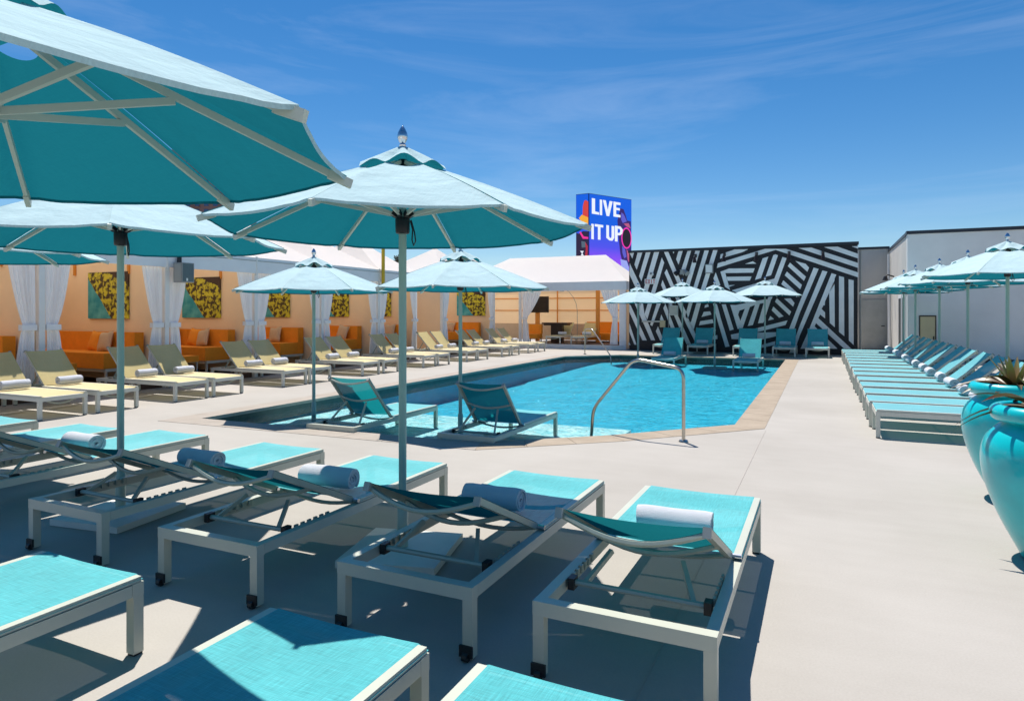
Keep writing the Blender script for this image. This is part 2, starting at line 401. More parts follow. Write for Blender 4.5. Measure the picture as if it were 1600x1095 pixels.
# ---------------------------------------------------------------- mesh helpers
class MB:
    """collects primitives and links them as ONE mesh object"""
    def __init__(self): self.bm = bmesh.new()
    def box(self, x0, x1, y0, y1, z0, z1):
        v = [self.bm.verts.new(p) for p in ((x0, y0, z0), (x1, y0, z0), (x1, y1, z0), (x0, y1, z0), (x0, y0, z1), (x1, y0, z1), (x1, y1, z1), (x0, y1, z1))]
        for f in ((3, 2, 1, 0), (4, 5, 6, 7), (0, 1, 5, 4), (1, 2, 6, 5), (2, 3, 7, 6), (3, 0, 4, 7)):
            self.bm.faces.new([v[i] for i in f])
        return self
    def bar(self, a, b, w, h, up=(0, 0, 1)):
        """rectangular bar from a to b, w across, h along up"""
        a, b = Vector(a), Vector(b); d = (b - a).normalized(); up = Vector(up)
        s = d.cross(up)
        if s.length < 1e-4: s = d.cross(Vector((0, 1, 0)))
        s.normalize(); u = s.cross(d).normalized()
        v = []
        for p in (a, b):
            for i, j in ((-1, -1), (1, -1), (1, 1), (-1, 1)):
                v.append(self.bm.verts.new(p + s * (i * w / 2) + u * (j * h / 2)))
        for f in ((0, 3, 2, 1), (4, 5, 6, 7), (0, 1, 5, 4), (1, 2, 6, 5), (2, 3, 7, 6), (3, 0, 4, 7)):
            self.bm.faces.new([v[i] for i in f])
        return self
    def tube(self, pts, r, n=10, cap=True, flat=None):
        pts = [Vector(p) for p in pts]; rings = []
        prev = None
        for i, p in enumerate(pts):
            d = (pts[min(i + 1, len(pts) - 1)] - pts[max(i - 1, 0)]).normalized()
            if prev is None:
                s = d.cross(Vector((0, 0, 1)))
                if s.length < .05: s = d.cross(Vector((0, 1, 0)))
            else:
                s = prev - d * prev.dot(d)
            s.normalize(); prev = s.copy(); u = d.cross(s).normalized()
            rr = r[i] if isinstance(r, (list, tuple)) else r
            ru = rr if flat is None else rr * flat
            rings.append([self.bm.verts.new(p + s * (rr * math.cos(k * 2 * math.pi / n)) + u * (ru * math.sin(k * 2 * math.pi / n))) for k in range(n)])
        for a, b in zip(rings, rings[1:]):
            for k in range(n):
                self.bm.faces.new((a[k], a[(k + 1) % n], b[(k + 1) % n], b[k]))
        if cap:
            self.bm.faces.new(rings[0][::-1]); self.bm.faces.new(rings[-1])
        return self
    def lathe(self, prof, n=24, c=(0, 0, 0)):
        rings = []
        for r, z in prof:
            if r < 1e-5: rings.append([self.bm.verts.new((c[0], c[1], c[2] + z))])
            else: rings.append([self.bm.verts.new((c[0] + r * math.cos(k * 2 * math.pi / n), c[1] + r * math.sin(k * 2 * math.pi / n), c[2] + z)) for k in range(n)])
        for a, b in zip(rings, rings[1:]):
            for k in range(n):
                k2 = (k + 1) % n
                if len(a) == 1 and len(b) == 1: continue
                if len(a) == 1: self.bm.faces.new((a[0], b[k2], b[k]))
                elif len(b) == 1: self.bm.faces.new((a[k], a[k2], b[0]))
                else: self.bm.faces.new((a[k], a[k2], b[k2], b[k]))
        return self
    def grid(self, fn, nu, nv, flip=False):
        v = [[self.bm.verts.new(fn(i / nu, j / nv)) for j in range(nv + 1)] for i in range(nu + 1)]
        for i in range(nu):
            for j in range(nv):
                q = (v[i][j], v[i + 1][j], v[i + 1][j + 1], v[i][j + 1])
                self.bm.faces.new(q[::-1] if flip else q)
        return self
    def poly(self, pts, flip=False):
        v = [self.bm.verts.new(p) for p in pts]
        self.bm.faces.new(v[::-1] if flip else v); return self
    def prism(self, pts, z0, z1):
        """vertical prism over a CCW polygon of (x,y)"""
        n = len(pts)
        a = [self.bm.verts.new((p[0], p[1], z0)) for p in pts]; b = [self.bm.verts.new((p[0], p[1], z1)) for p in pts]
        self.bm.faces.new(a[::-1]); self.bm.faces.new(b)
        for i in range(n): self.bm.faces.new((a[i], a[(i + 1) % n], b[(i + 1) % n], b[i]))
        return self
    def build(self, name, m, parent=None, smooth=False, bevel=0.0, loc=None, rot=None):
        if bevel:
            es = [e for e in self.bm.edges if e.is_manifold and e.calc_face_angle(0) > .5]
            bmesh.ops.bevel(self.bm, geom=es, offset=bevel, segments=1, affect='EDGES', profile=.5, clamp_overlap=True)
        me = bpy.data.meshes.new(name)
        self.bm.to_mesh(me); self.bm.free()
        me.materials.append(m)
        if smooth:
            for p in me.polygons: p.use_smooth = True
            try: me.set_sharp_from_angle(angle=R(42))
            except Exception: pass
        o = bpy.data.objects.new(name, me)
        scene.collection.objects.link(o)
        if parent: o.parent = parent
        if loc: o.location = loc
        if rot: o.rotation_euler = rot
        return o

def islands(bm):
    seen = set(); out = []
    bm.verts.ensure_lookup_table()
    for v in bm.verts:
        if v.index in seen: continue
        st = [v]; seen.add(v.index); comp = []
        while st:
            q = st.pop(); comp.append(q)
            for e in q.link_edges:
                w_ = e.other_vert(q)
                if w_.index not in seen: seen.add(w_.index); st.append(w_)
        out.append(comp)
    return out
def build_each(mb, name, m, parent=None, smooth=False, bevel=0.0):
    """each separate piece in the collector becomes an object of its own"""
    mb.bm.verts.index_update(); res = []
    for comp in islands(mb.bm):
        nb = MB(); mp_ = {v: nb.bm.verts.new(v.co) for v in comp}
        fs = set(f for v in comp for f in v.link_faces)
        for f in fs: nb.bm.faces.new([mp_[v] for v in f.verts])
        res.append(nb.build(name, m, parent, smooth, bevel))
    mb.bm.free()
    return res

def tag(o, label=None, cat=None, group=None, kind=None):
    if label: o['label'] = label
    if cat: o['category'] = cat
    if group: o['group'] = group
    if kind: o['kind'] = kind
    return o
def empty(name, loc=(0, 0, 0), rz=0):
    o = bpy.data.objects.new(name, None); scene.collection.objects.link(o)
    o.location = loc; o.rotation_euler = (0, 0, rz); o.empty_display_size = .2
    return o
def copy_tree(o, parent=None):
    c = o.copy(); scene.collection.objects.link(c); c.parent = parent
    for ch in list(o.children): copy_tree(ch, c)
    return c
def place(proto, used, loc, rz, label, group):
    o = proto if not used[0] else copy_tree(proto)
    used[0] = True
    o.location = loc; o.rotation_euler = (0, 0, rz)
    o['label'] = label
    if group: o['group'] = group
    return o

# ================================================================ SETTING
def offset_poly(pts, d):
    n = len(pts); out = []
    for i in range(n):
        p0, p1, p2 = Vector(pts[i - 1]), Vector(pts[i]), Vector(pts[(i + 1) % n])
        a = (p1 - p0).normalized(); b = (p2 - p1).normalized()
        na = Vector((a.y, -a.x)); nb = Vector((b.y, -b.x))
        k = d / max(.3, (1 + na.dot(nb)) / 2) ** 1
        m = (na + nb) / 2
        out.append(tuple(p1 + m * (d / max(m.length_squared, .25))))
    return out
POOL = [(-8.5, 7.0), (-3.8, 7.15), (-2.5, 8.3), (-1.1, 9.85), (-1.1, 24.2), (-6.9, 24.2), (-8.5, 22.6)]
OUT = offset_poly(POOL, .38)

def sheet_with_hole(outer, hole, z):
    bm = bmesh.new()
    es = []
    for ring in (outer, hole):
        v = [bm.verts.new((p[0], p[1], z)) for p in ring]
        es += [bm.edges.new((v[i], v[(i + 1) % len(v)])) for i in range(len(v))]
    bmesh.ops.triangle_fill(bm, use_beauty=True, use_dissolve=False, edges=es)
    bmesh.ops.recalc_face_normals(bm, faces=bm.faces)
    for f in bm.faces:
        if f.normal.z < 0: f.normal_flip()
    m = MB(); m.bm.free(); m.bm = bm
    return m
deck = sheet_with_hole([(-30, -14), (30, -14), (30, 40), (-30, 40)], OUT, 0).build('pool_deck', M['deck'])
tag(deck, 'pale warm grey coated pool deck around the turquoise pool', kind='structure')
g = sheet_with_hole([(-2500, -2500), (2500, -2500), (2500, 2500), (-2500, 2500)], [(-29, -13), (29, -13), (29, 39), (-29, 39)], -.05).build('ground', M['deck'])
tag(g, 'ground beyond the pool deck', kind='structure')
mj = MB()
mj.box(-.70, -.694, -6, 9.55, .001, .003)
mj.build('deck_joint', mat('joint_sealant', (.37, .335, .30), .8), deck)

# pool basin
bs = MB()
n = len(POOL)
for i in range(n):
    a, b = POOL[i], POOL[(i + 1) % n]
    bs.poly([(a[0], a[1], -.62), (b[0], b[1], -.62), (b[0], b[1], -.24), (a[0], a[1], -.24)])
bs.poly([(p[0], p[1], -.62) for p in POOL])
basin = bs.build('pool_basin', M['pool_plaster'])
tag(basin, 'aqua plastered pool basin', kind='structure')
tb = MB()
for i in range(n):
    a, b = Vector(POOL[i]), Vector(POOL[(i + 1) % n]); L_ = (b - a).length; k = max(1, int(L_ / .30)); 
    nrm = Vector((-(b - a).y, (b - a).x)).normalized()
    for j in range(k):
        p = a + (b - a) * (j / k); q = a + (b - a) * ((j + 1) / k) - (b - a).normalized() * .006
        p2, q2 = p + nrm * .008, q + nrm * .008
        tb.poly([(p2.x, p2.y, -.245), (q2.x, q2.y, -.245), (q2.x, q2.y, -.03), (p2.x, p2.y, -.03)])
    tb.poly([(a.x, a.y, -.24), (b.x, b.y, -.24), (b.x, b.y, -.03), (a.x, a.y, -.03)])
tag(tb.build('waterline_tile', M['tile'], basin), kind='stuff')
sh = MB()
sh.prism([(-8.49, 7.01), (-3.82, 7.16), (-2.75, 8.10), (-2.75, 10.3), (-8.49, 10.3)], -.61, -.27)
sh.prism([(-2.745, 8.12), (-2.35, 8.50), (-2.35, 10.7), (-8.48, 10.7), (-8.48, 10.31), (-2.745, 10.31)], -.61, -.44)
sh.build('tanning_shelf', M['shelf_plaster'], basin)
sh = MB()
for q in ([(-7.4, 21.5, -.27), (-1.11, 21.5, -.27), (-1.11, 24.19, -.27), (-6.9, 24.19, -.27), (-7.4, 23.68, -.27)], [(-8.45, 18.6, -.6195), (-1.11, 18.6, -.6195), (-1.11, 21.5, -.27), (-7.4, 21.5, -.27)],
          [(-8.45, 18.6, -.6195), (-7.4, 21.5, -.27), (-7.4, 23.68, -.27), (-8.45, 22.6, -.6195)]):
    sh.poly(q)
bmesh.ops.remove_doubles(sh.bm, verts=sh.bm.verts, dist=.001)
sh.build('tanning_shelf', M['pool_plaster'], basin)

# coping stones
cop = empty('pool_coping', (-4.8, 15, 0)); tag(cop, 'tan stone coping around the pool', kind='structure')
for i in range(n):
    a, b = Vector(POOL[i]), Vector(POOL[(i + 1) % n]); oa, ob = Vector(OUT[i]), Vector(OUT[(i + 1) % n])
    k = max(1, round((b - a).length / .62))
    nin = Vector((-(b - a).y, (b - a).x)).normalized() * .03
    g_ = .003 / max(.1, (b - a).length)
    for j in range(k):
        t0, t1 = j / k + g_, (j + 1) / k - g_
        q = [a.lerp(b, t0) + nin, a.lerp(b, t1) + nin, ob.copy() if False else oa.lerp(ob, t1), oa.lerp(ob, t0)]
        cm = MB()
        dz = random.uniform(0, .0015)
        cm.prism([(p.x + 4.8, p.y - 15) for p in (q[3], q[2], q[1], q[0])], -.045, .004 + dz)
        cm.build('coping_stone', M['coping_pale'] if i in (0, 5, 6) else M['coping'], cop, bevel=.006)
gb = MB()
for i in range(n):
    a, b, oa, ob = POOL[i], POOL[(i + 1) % n], OUT[i], OUT[(i + 1) % n]
    gb.poly([(oa[0] + 4.8, oa[1] - 15, -.012), (ob[0] + 4.8, ob[1] - 15, -.012), (b[0] + 4.8, b[1] - 15, -.012), (a[0] + 4.8, a[1] - 15, -.012)])
gb.build('mortar_bed', mat('mortar', (.30, .27, .23), .9), cop)

w = MB(); w.poly([(p[0], p[1], -.10) for p in POOL])
tag(w.build('pool_water', M['water']), 'clear turquoise rippled pool water', kind='structure')

# ================================================================ MURAL WALL
mw = empty('mural_wall', (-7.45, 27.6, 0))
tag(mw, 'tall wall with black and white zigzag striped mural behind the pool', 'wall')
MB().box(0, 8.63, 0, .35, 0, 4.12).build('wall', M['mural_black'], mw)
MB().box(-.04, 8.67, -.04, .39, 4.122, 4.22).build('parapet_cap', M['cap'], mw, bevel=.01)
STRIPES=[[(0.02,4.12),(0.22,4.14),(0.14,3.88)],[(0.37,4.13),(0.57,4.12),(0.33,3.4),(0.23,3.62)],[(0.72,4.13),(0.92,4.13),(0.53,2.91),(0.43,3.13)],[(1.07,4.13),(1.28,4.12),(0.78,2.42),(0.58,2.42)],[(1.39,3.88),(1.49,3.67),(0.78,1.3),(0.66,1.52)],[(1.18,1.98),(1.36,2.01),(0.99,1.02),(0.9,1.08)],[(0.02,3.7),(0.48,2.74),(0.67,1.49),(0.86,1.05),(1.11,0.43),(0.94,0.43),(0.25,1.94),(0.27,2.67),(0.02,3.2)],[(0.01,1.95),(0.07,1.89),(0.76,0.42),(0.57,0.42),(0.01,1.62)],[(0.01,1.14),(0.32,0.23),(0.23,0.23),(0.01,0.77)],[(-0.01,0.35),(0.06,0.21),(-0.03,0.22)],[(1.48,4.11),(1.66,4.11),(2.39,2.37),(2.21,2.38)],[(1.59,3.4),(2.14,2.13),(2.39,1.62),(2.47,1.35),(2.77,0.69),(2.72,0.45),(2.38,1.14),(1.98,2.14),(1.5,3.24)],[(1.42,2.95),(2.06,1.46),(2.58,0.3),(2.4,0.3),(1.9,1.46),(1.36,2.74)],[(1.54,1.96),(2.04,0.65),(1.88,0.65),(1.45,1.77)],[(1.37,1.51),(1.56,1.08),(1.51,0.96),(1.31,1.3)],[(1.23,1.02),(1.46,0.45),(1.32,0.42),(1.14,0.81)],[(1.84,4.1),(1.9,4.1),(1.88,4.02)],[(2.08,4.13),(2.25,4.12),(2.08,3.56),(1.98,3.79)],[(2.44,4.11),(2.59,4.12),(2.33,3.24),(2.27,3.1),(2.2,3.39)],[(2.76,4.11),(2.94,4.1),(2.4,2.28),(2.23,2.28)],[(3.12,4.11),(3.29,4.1),(2.64,1.97),(2.47,1.36),(2.37,1.38),(2.37,1.54),(2.49,1.98)],[(3.46,4.11),(3.63,4.1),(2.98,1.97),(2.69,0.9),(2.77,0.69),(2.47,1.28),(2.58,1.19),(2.8,1.97)],[(3.75,3.93),(4.28,4.1),(4.8,4.09),(4.58,3.98),(3.72,3.75)],[(3.64,3.57),(4.58,3.84),(5.42,4.08),(6.17,4.05),(6.67,3.86),(8.65,3.07),(8.65,2.89),(6.67,3.68),(5.81,4.02),(4.58,3.67),(3.6,3.38)],[(6.62,4.06),(7.07,4.06),(8.65,3.42),(8.65,3.24)],[(7.5,4.06),(7.96,4.06),(8.65,3.76),(8.65,3.59)],[(8.43,4.05),(8.65,4.05),(8.65,3.95)],[(3.74,3.23),(4.08,3.35),(5.04,3.33),(4.98,3.16),(3.93,3.17),(4.11,2.49),(3.92,2.62)],[(3.98,3.02),(4.92,3.01),(4.86,2.85),(4.02,2.86)],[(4.07,2.68),(4.3,2.69),(4.08,2.62)],[(4.17,2.47),(4.61,2.6),(5.76,2.91),(6.05,3.74),(6.2,3.69),(5.66,2.11),(5.51,2.11),(5.68,2.6),(4.44,2.35)],[(4.12,1.9),(4.32,1.89),(5.38,2.1),(5.65,2.13),(5.36,1.19),(5.16,1.17),(5.37,1.96),(5.23,1.94),(4.97,1.1),(4.78,1.06),(5.05,1.89),(4.86,1.81),(4.6,1.01),(4.59,0.98),(4.4,0.94)],[(5.33,3.71),(5.54,3.77),(5.27,2.94),(5.05,2.87)],[(5.72,3.82),(5.8,3.85),(5.89,3.81),(5.64,3.04),(5.44,2.99)],[(4.68,3.51),(4.97,3.61),(5.1,3.51)],[(6.51,3.57),(6.87,3.45),(6.99,3.3),(6.93,3.14)],[(6.32,3.51),(6.88,2.96),(6.81,2.8),(6.24,3.38)],[(6.21,3.17),(6.74,2.65),(6.68,2.48),(6.13,3.03)],[(6.08,2.84),(6.63,2.29),(6.56,2.18),(6.01,2.69)],[(6.11,2.13),(6.35,2.14),(6.48,1.96),(6.43,1.82)],[(5.85,2.15),(6.36,1.63),(6.3,1.48),(5.78,2.01)],[(5.72,1.83),(6.09,1.45),(5.93,1.39),(5.66,1.68)],[(5.61,1.46),(5.75,1.34),(5.53,1.28)],[(4.97,0.94),(6.23,1.29),(6.16,1.11),(5.16,0.83)],[(4.14,0.71),(4.44,0.78),(5.82,0.83),(5.82,0.67),(5.17,0.5),(4.17,0.54)],[(5.3,0.33),(5.79,0.48),(5.79,0.34),(5.3,0.21)],[(3.14,1.89),(3.26,1.94),(3.29,1.83),(3.12,1.78)],[(3.09,1.62),(3.34,1.64),(3.39,1.51),(3.0,1.41)],[(2.95,1.24),(3.44,1.32),(3.47,1.17),(2.9,1.07)],[(3.22,0.94),(3.54,1.0),(3.56,0.86),(3.22,0.79)],[(3.45,0.64),(3.62,0.69),(3.63,0.53),(3.45,0.5)],[(3.45,1.95),(3.61,1.93),(3.77,1.31),(4.09,0.24),(3.93,0.21),(3.63,1.26)],[(3.79,1.92),(3.95,1.92),(4.25,0.92),(4.1,0.87)],[(3.56,3.21),(3.74,2.69),(3.6,2.62),(3.47,2.97)],[(7.15,3.3),(7.32,3.24),(6.67,1.59),(6.46,0.94),(6.33,0.62),(6.16,0.62),(6.28,0.94),(6.67,2.02)],[(7.45,3.18),(7.62,3.13),(6.67,0.72),(6.46,0.04),(6.29,0.04),(6.53,0.7),(6.67,1.11)],[(7.76,3.07),(7.92,3.01),(7.86,2.86),(7.86,2.66),(7.68,2.35),(7.54,2.01),(7.53,1.86),(7.49,1.87),(7.42,1.73),(7.54,1.6),(7.54,1.37),(7.37,1.52),(7.31,1.38),(8.43,0.24),(8.18,0.25),(7.23,1.19),(7.18,1.07),(7.96,0.24),(6.69,0.21),(6.99,0.95)],[(7.68,2.35),(7.86,2.79),(7.87,1.04),(7.7,1.2)],[(8.01,2.96),(8.18,2.91),(8.19,0.71),(8.01,0.87)],[(8.33,2.83),(8.5,2.79),(8.5,0.39),(8.34,0.55)]]
HOLE=[(4.47,1.67),(4.67,1.74),(4.5,1.26),(4.42,1.51)]

from mathutils.geometry import tessellate_polygon
def flat_polys(polys, y, thick, flipx=1):
    b = MB()
    for pl in polys:
        co = [Vector((u, z, 0)) for u, z in pl]
        vv = [b.bm.verts.new((u, y, z)) for u, z in pl]
        for tri in tessellate_polygon([co]):
            A, B, C = (co[k] for k in tri)
            t3 = tri if (B - A).cross(C - A).z > 0 else tri[::-1]
            try: b.bm.faces.new([vv[k] for k in t3])
            except ValueError: pass
    return b
build_each(flat_polys(STRIPES, -.004, 0), 'painted_stripe', M['mural_white'], mw)
flat_polys([HOLE], -.008, 0).build('painted_patch', M['mural_black'], mw)


def flood(x, z, sc=1.0):
    e_ = empty('wall_floodlight', (-7.45 + x, 27.6, z))
    MB().box(-.05, .05, -.05, -.005, .06, .2).build('bracket', M['black_plastic'], e_)
    b = MB(); b.tube([(0, -.03, .12), (0, -.22, .14), (0, -.27, .06)], .018)
    b.build('arm', M['black_plastic'], e_, True)
    b = MB(); b.lathe([(0, .07), (.035, .07), (.05, .03), (.085, -.16), (.075, -.165), (.03, -.1), (0, -.1)], 14, (0, -.27, 0))
    b.build('lamp_shade', M['grey_box'] if sc > 1 else M['dark_wood'], e_, True)
    return e_
fl_lab = ['leftmost dark downlight on the striped mural, above the square speaker', 'dark downlight on the mural between the square speaker and the first black and white fan',
          'dark downlight on the mural above the umbrella farthest right by the wall', 'dark downlight on the mural just right of the peak of the chevron stripes',
          'rightmost dark downlight on the striped mural, over the long slanted stripes']
for (x, z), lb in zip([(2.77, 3.77), (3.90, 3.78), (5.11, 3.76), (6.29, 3.75), (7.47, 3.73)], fl_lab):
    tag(flood(x, z), lb, 'wall lamp', 'downlights along the mural wall')
e_ = empty('wall_speaker', (-4.12, 27.6, 3.33)); tag(e_, 'small pale square speaker hung high on the striped mural', 'speaker')
MB().box(-.15, .15, -.22, -.02, -.16, .2).build('cabinet', M['grey_box'], e_, bevel=.012)
MB().box(-.12, .12, -.232, -.222, -.13, .17).build('grille', M['white_paint'], e_, bevel=.004)
MB().box(-.05, .05, -.02, -.001, -.05, .05).build('bracket', M['black_plastic'], e_)
e_ = empty('wall_floodlight', (-5.22, 27.6, 3.25)); tag(e_, 'twin headed pale security light on the left part of the mural', 'wall lamp')
MB().box(-.09, .09, -.10, -.001, -.1, .1).build('junction_box', M['grey_box'], e_, bevel=.01)
for sx in (-1, 1):
    b = MB(); b.tube([(sx * .10, -.08, .06), (sx * .24, -.2, -.08)], [.05, .11], 12); b.build('lamp_head', M['grey_box'] if sx > 0 else M['black_plastic'], e_, True)
# EXIT sign with little lamp above
e_ = empty('exit_sign', (-6.53, 27.6, 2.89)); tag(e_, 'small EXIT sign with red letters on the left part of the mural', 'sign')
MB().box(-.24, .24, -.06, -.006, -.11, .11).build('sign_box', M['white_paint'], e_, bevel=.006)
def glyph(b, ch, x, y, z, w_, h, t):
    R_ = {'E': [(0, 0, t, h), (0, 0, w_, t), (0, h / 2 - t / 2, w_ * .85, h / 2 + t / 2), (0, h - t, w_, h)], 'I': [(w_ / 2 - t / 2, 0, w_ / 2 + t / 2, h)],
          'T': [(w_ / 2 - t / 2, 0, w_ / 2 + t / 2, h - t), (0, h - t, w_, h)]}
    if ch == 'X':
        b.poly([(x, y, z), (x + t, y, z), (x + w_, y, z + h), (x + w_ - t, y, z + h)])
        b.poly([(x + w_ - t, y - .001, z), (x + w_, y - .001, z), (x + t, y - .001, z + h), (x, y - .001, z + h)])
    else:
        for a0, b0, a1, b1 in R_[ch]:
            b.poly([(x + a0, y, z + b0), (x + a1, y, z + b0), (x + a1, y, z + b1), (x + a0, y, z + b1)])
b = MB()
for i, ch in enumerate('EXIT'):
    b = MB(); glyph(b, ch, -.20 + i * .105, -.064, -.08, .085, .16, .026)
    tag(b.build('letter', M['red_sign'], e_), 'red letter ' + ch)
e_ = empty('wall_lamp', (-6.49, 27.6, 3.2)); tag(e_, 'small round lamp fixed right above the EXIT sign', 'wall lamp')
b = MB(); b.tube([(0, -.001, 0), (0, -.09, 0)], [.09, .08], 14); b.build('lamp_head', M['white_paint'], e_, True)
MB().box(-.02, .02, -.13, -.09, -.02, .06).build('bracket', M['black_plastic'], e_)
e_ = empty('utility_cabinet', (-5.55, 27.6, 1.68)); tag(e_, 'pale square utility cabinet on the mural between two far umbrellas', 'cabinet')
MB().box(-.17, .17, -.14, -.006, -.2, .2).build('cabinet_box', M['white_paint'], e_, bevel=.01)
MB().box(-.15, .15, -.152, -.142, -.18, .18).build('door', M['stucco'], e_)
MB().box(-.06, .06, -.10, -.01, .2, .30).build('conduit', M['black_plastic'], e_)
e_ = empty('mural_door', (-6.4, 27.6, 0)); tag(e_, 'door hidden in the left part of the mural, with a steel push bar', 'door')
for x in (-.62, .62): MB().box(x - .015, x + .015, -.018, -.009, .02, 2.1).build('door_frame', M['grey_box'], e_)
MB().bar((-.48, -.07, 1.22), (.45, -.07, 1.22), .05, .06).build('push_bar', M['stucco'], e_, bevel=.006)
MB().box(.28, .50, -.10, -.012, .98, 1.26).build('lock_case', M['tan_door'], e_, bevel=.01)

# side block: front wall in shade, long sunlit side
rb = empty('pool_house', (2.55, 25.4, 0)); tag(rb, 'plain flat roofed white pool house on the right, front wall in shade', 'building')
MB().box(0, 16, 0, .3, 0, 4.18).build('wall', M['shaded_front_stucco'], rb)
MB().box(.002, .3, .302, 8.6, 0, 4.16).build('wall', M['stucco'], rb)
MB().box(.3, 16, .3, 8.6, 4.1, 4.15).build('roof', M['grey_box'], rb)
MB().box(-.03, 16, -.03, .33, 4.182, 4.29).build('parapet_cap', M['cap'], rb, bevel=.01)
MB().box(-.028, .33, .332, 8.6, 4.162, 4.27).build('parapet_cap', M['cap'], rb, bevel=.01)
MB().box(-.004, 16, -.012, -.001, 0, .12).build('baseboard', M['cap'], rb)
b = MB(); b.box(.33, .36, -.03, -.001, .02, 1.5); b.box(.78, .81, -.03, -.001, .02, 1.5); b.box(.36, .78, -.03, -.001, 1.46, 1.5)
build_each(b, 'hatch_frame', M['dark_wood'], rb)
MB().box(.36, .78, -.018, -.002, .05, 1.46).build('hatch', M['tan_door'], rb)
MB().box(.72, .75, -.05, -.019, .7, .82).build('handle', M['black_plastic'], rb)
for y0, y1 in ((.35, 1.35), (1.6, 2.6)):
    MB().box(-.03, -.001, y0, y1, .03, 2.22).build('door_frame', M['white_paint'], rb, bevel=.006)
    for k in (0, 1): MB().box(-.036, -.032, y0 + .12 + k * .42, y0 + .46 + k * .42, .2, 2.1).build('door_glass', M['dark_glass'], rb)
for y0 in (5.4, 5.9):
    b = MB(); b.tube([(-.07, y0, 0), (-.07, y0, 4.0 if y0 > 5.5 else 2.5)], .05, 10); b.build('downpipe', M['white_paint'], rb, True)
b = MB(); b.box(-.12, -.002, 7.15, 7.5, 3.2, 3.9); b.build('service_box', M['white_paint'], rb, bevel=.01)
b = MB(); b.tube([(0, 4.5, 3.0), (-.22, 4.5, 3.08), (-.3, 4.5, 3.0)], .03); b.tube([(-.3, 4.5, 3.02), (-.3, 4.5, 2.86)], [.05, .11], 12)
b.build('wall_lamp', M['black_plastic'], rb, True)
gw = empty('gate_wall', (1.18, 32.2, 0)); tag(gw, 'narrow white wall with a plain metal door, between the mural and the pool house', 'wall')
MB().box(0, 1.39, 0, .25, 0, 4.3).build('wall', M['stucco'], gw)
MB().box(-.02, 1.4, -.03, .28, 4.302, 4.4).build('parapet_cap', M['cap'], gw)
MB().box(.25, 1.30, -.05, -.006, .03, 2.14).build('door', mat('galvanised_door', (.42, .43, .41), .45, .3, .15, 2), gw, bevel=.008)
b = MB(); b.tube([(1.2, -.1, 1.02), (1.08, -.1, 1.02)], .018, 8); b.tube([(1.2, -.05, 1.02), (1.2, -.1, 1.02)], .018, 8)
b.build('handle', M['black_plastic'], gw, True)

b = MB(); b.tube([(1.28, 27.75, 0), (1.28, 27.75, 3.9)], .035, 8)
tag(b.build('drainpipe', M['grey_box'], None, True), 'thin grey pipe running up beside the right edge of the mural', 'pipe')

# ================================================================ CABANAS
XF, XB = -12.7, -16.3
def hip_roof(x0, x1, y0, y1, z0, apex, name, parent, ridge=None, sag=.07):
    b = MB()
    cs = [(x1, y0), (x0, y0), (x0, y1), (x1, y1)]
    ap = [Vector(apex)] * 4 if ridge is None else ridge
    def fn(A, B, P, Q):
        A, B, P, Q = map(Vector, (A, B, P, Q))
        def f(u, v):
            lo = A.lerp(B, u); hi = P.lerp(Q, u); p = lo.lerp(hi, v)
            p.z -= sag * math.sin(math.pi * v) * (1 if ridge is None else 1) + .02 * math.sin(math.pi * u) * math.sin(math.pi * v)
            return p
        return f
    for i in range(4):
        A = (*cs[i], z0); B = (*cs[(i + 1) % 4], z0)
        P, Q = ap[i], ap[(i + 1) % 4]
        b.grid(fn(A, B, P, Q), 10, 10, flip=True)
    bmesh.ops.remove_doubles(b.bm, verts=b.bm.verts, dist=.0005)
    return b.build(name, M['tent'], parent, True)

def curtain(parent, x, y, d, topw=.46, z1=2.56, z0=.14, axis='y', tie=1.33, m=None):
    """hanging curtain gathered by a tie; it starts at y and opens in direction d"""
    nf = 6
    def f(u, v):
        z = z0 + (z1 - z0) * v
        t = (z - tie)
        if t > 0: w = .19 + (topw - .19) * (t / (z1 - tie)) ** .75
        else: w = .19 + .16 * (-t / (tie - z0)) ** .6
        off = .02 + (.0 if t > 0 else .02)
        amp = .026 * (.5 + .5 * min(1, abs(t) * 2)) * (.8 + .4 * math.sin(u * 9.7 + y * 3))
        uu = u + .015 * math.sin(v * 7 + u * 11 + y)
        q = d * (off + w * uu)
        s = amp * math.sin(2 * math.pi * nf * uu + .6 * math.sin(v * 3 + y))
        return (x + s, y + q, z) if axis == 'y' else (y + q, x + s, z)
    b = MB(); b.grid(f, 60, 24)
    c_ = b.build('curtain', M['curtain'], parent, True)
    b = MB()
    lo, hi = sorted((y + d * .02, y + d * .27))
    if axis == 'y': b.box(x - .055, x + .055, lo, hi, tie - .05, tie + .05)
    else: b.box(lo, hi, x - .055, x + .055, tie - .05, tie + .05)
    b.build('curtain_tie', M['curtain'], c_, bevel=.02)
    return c_

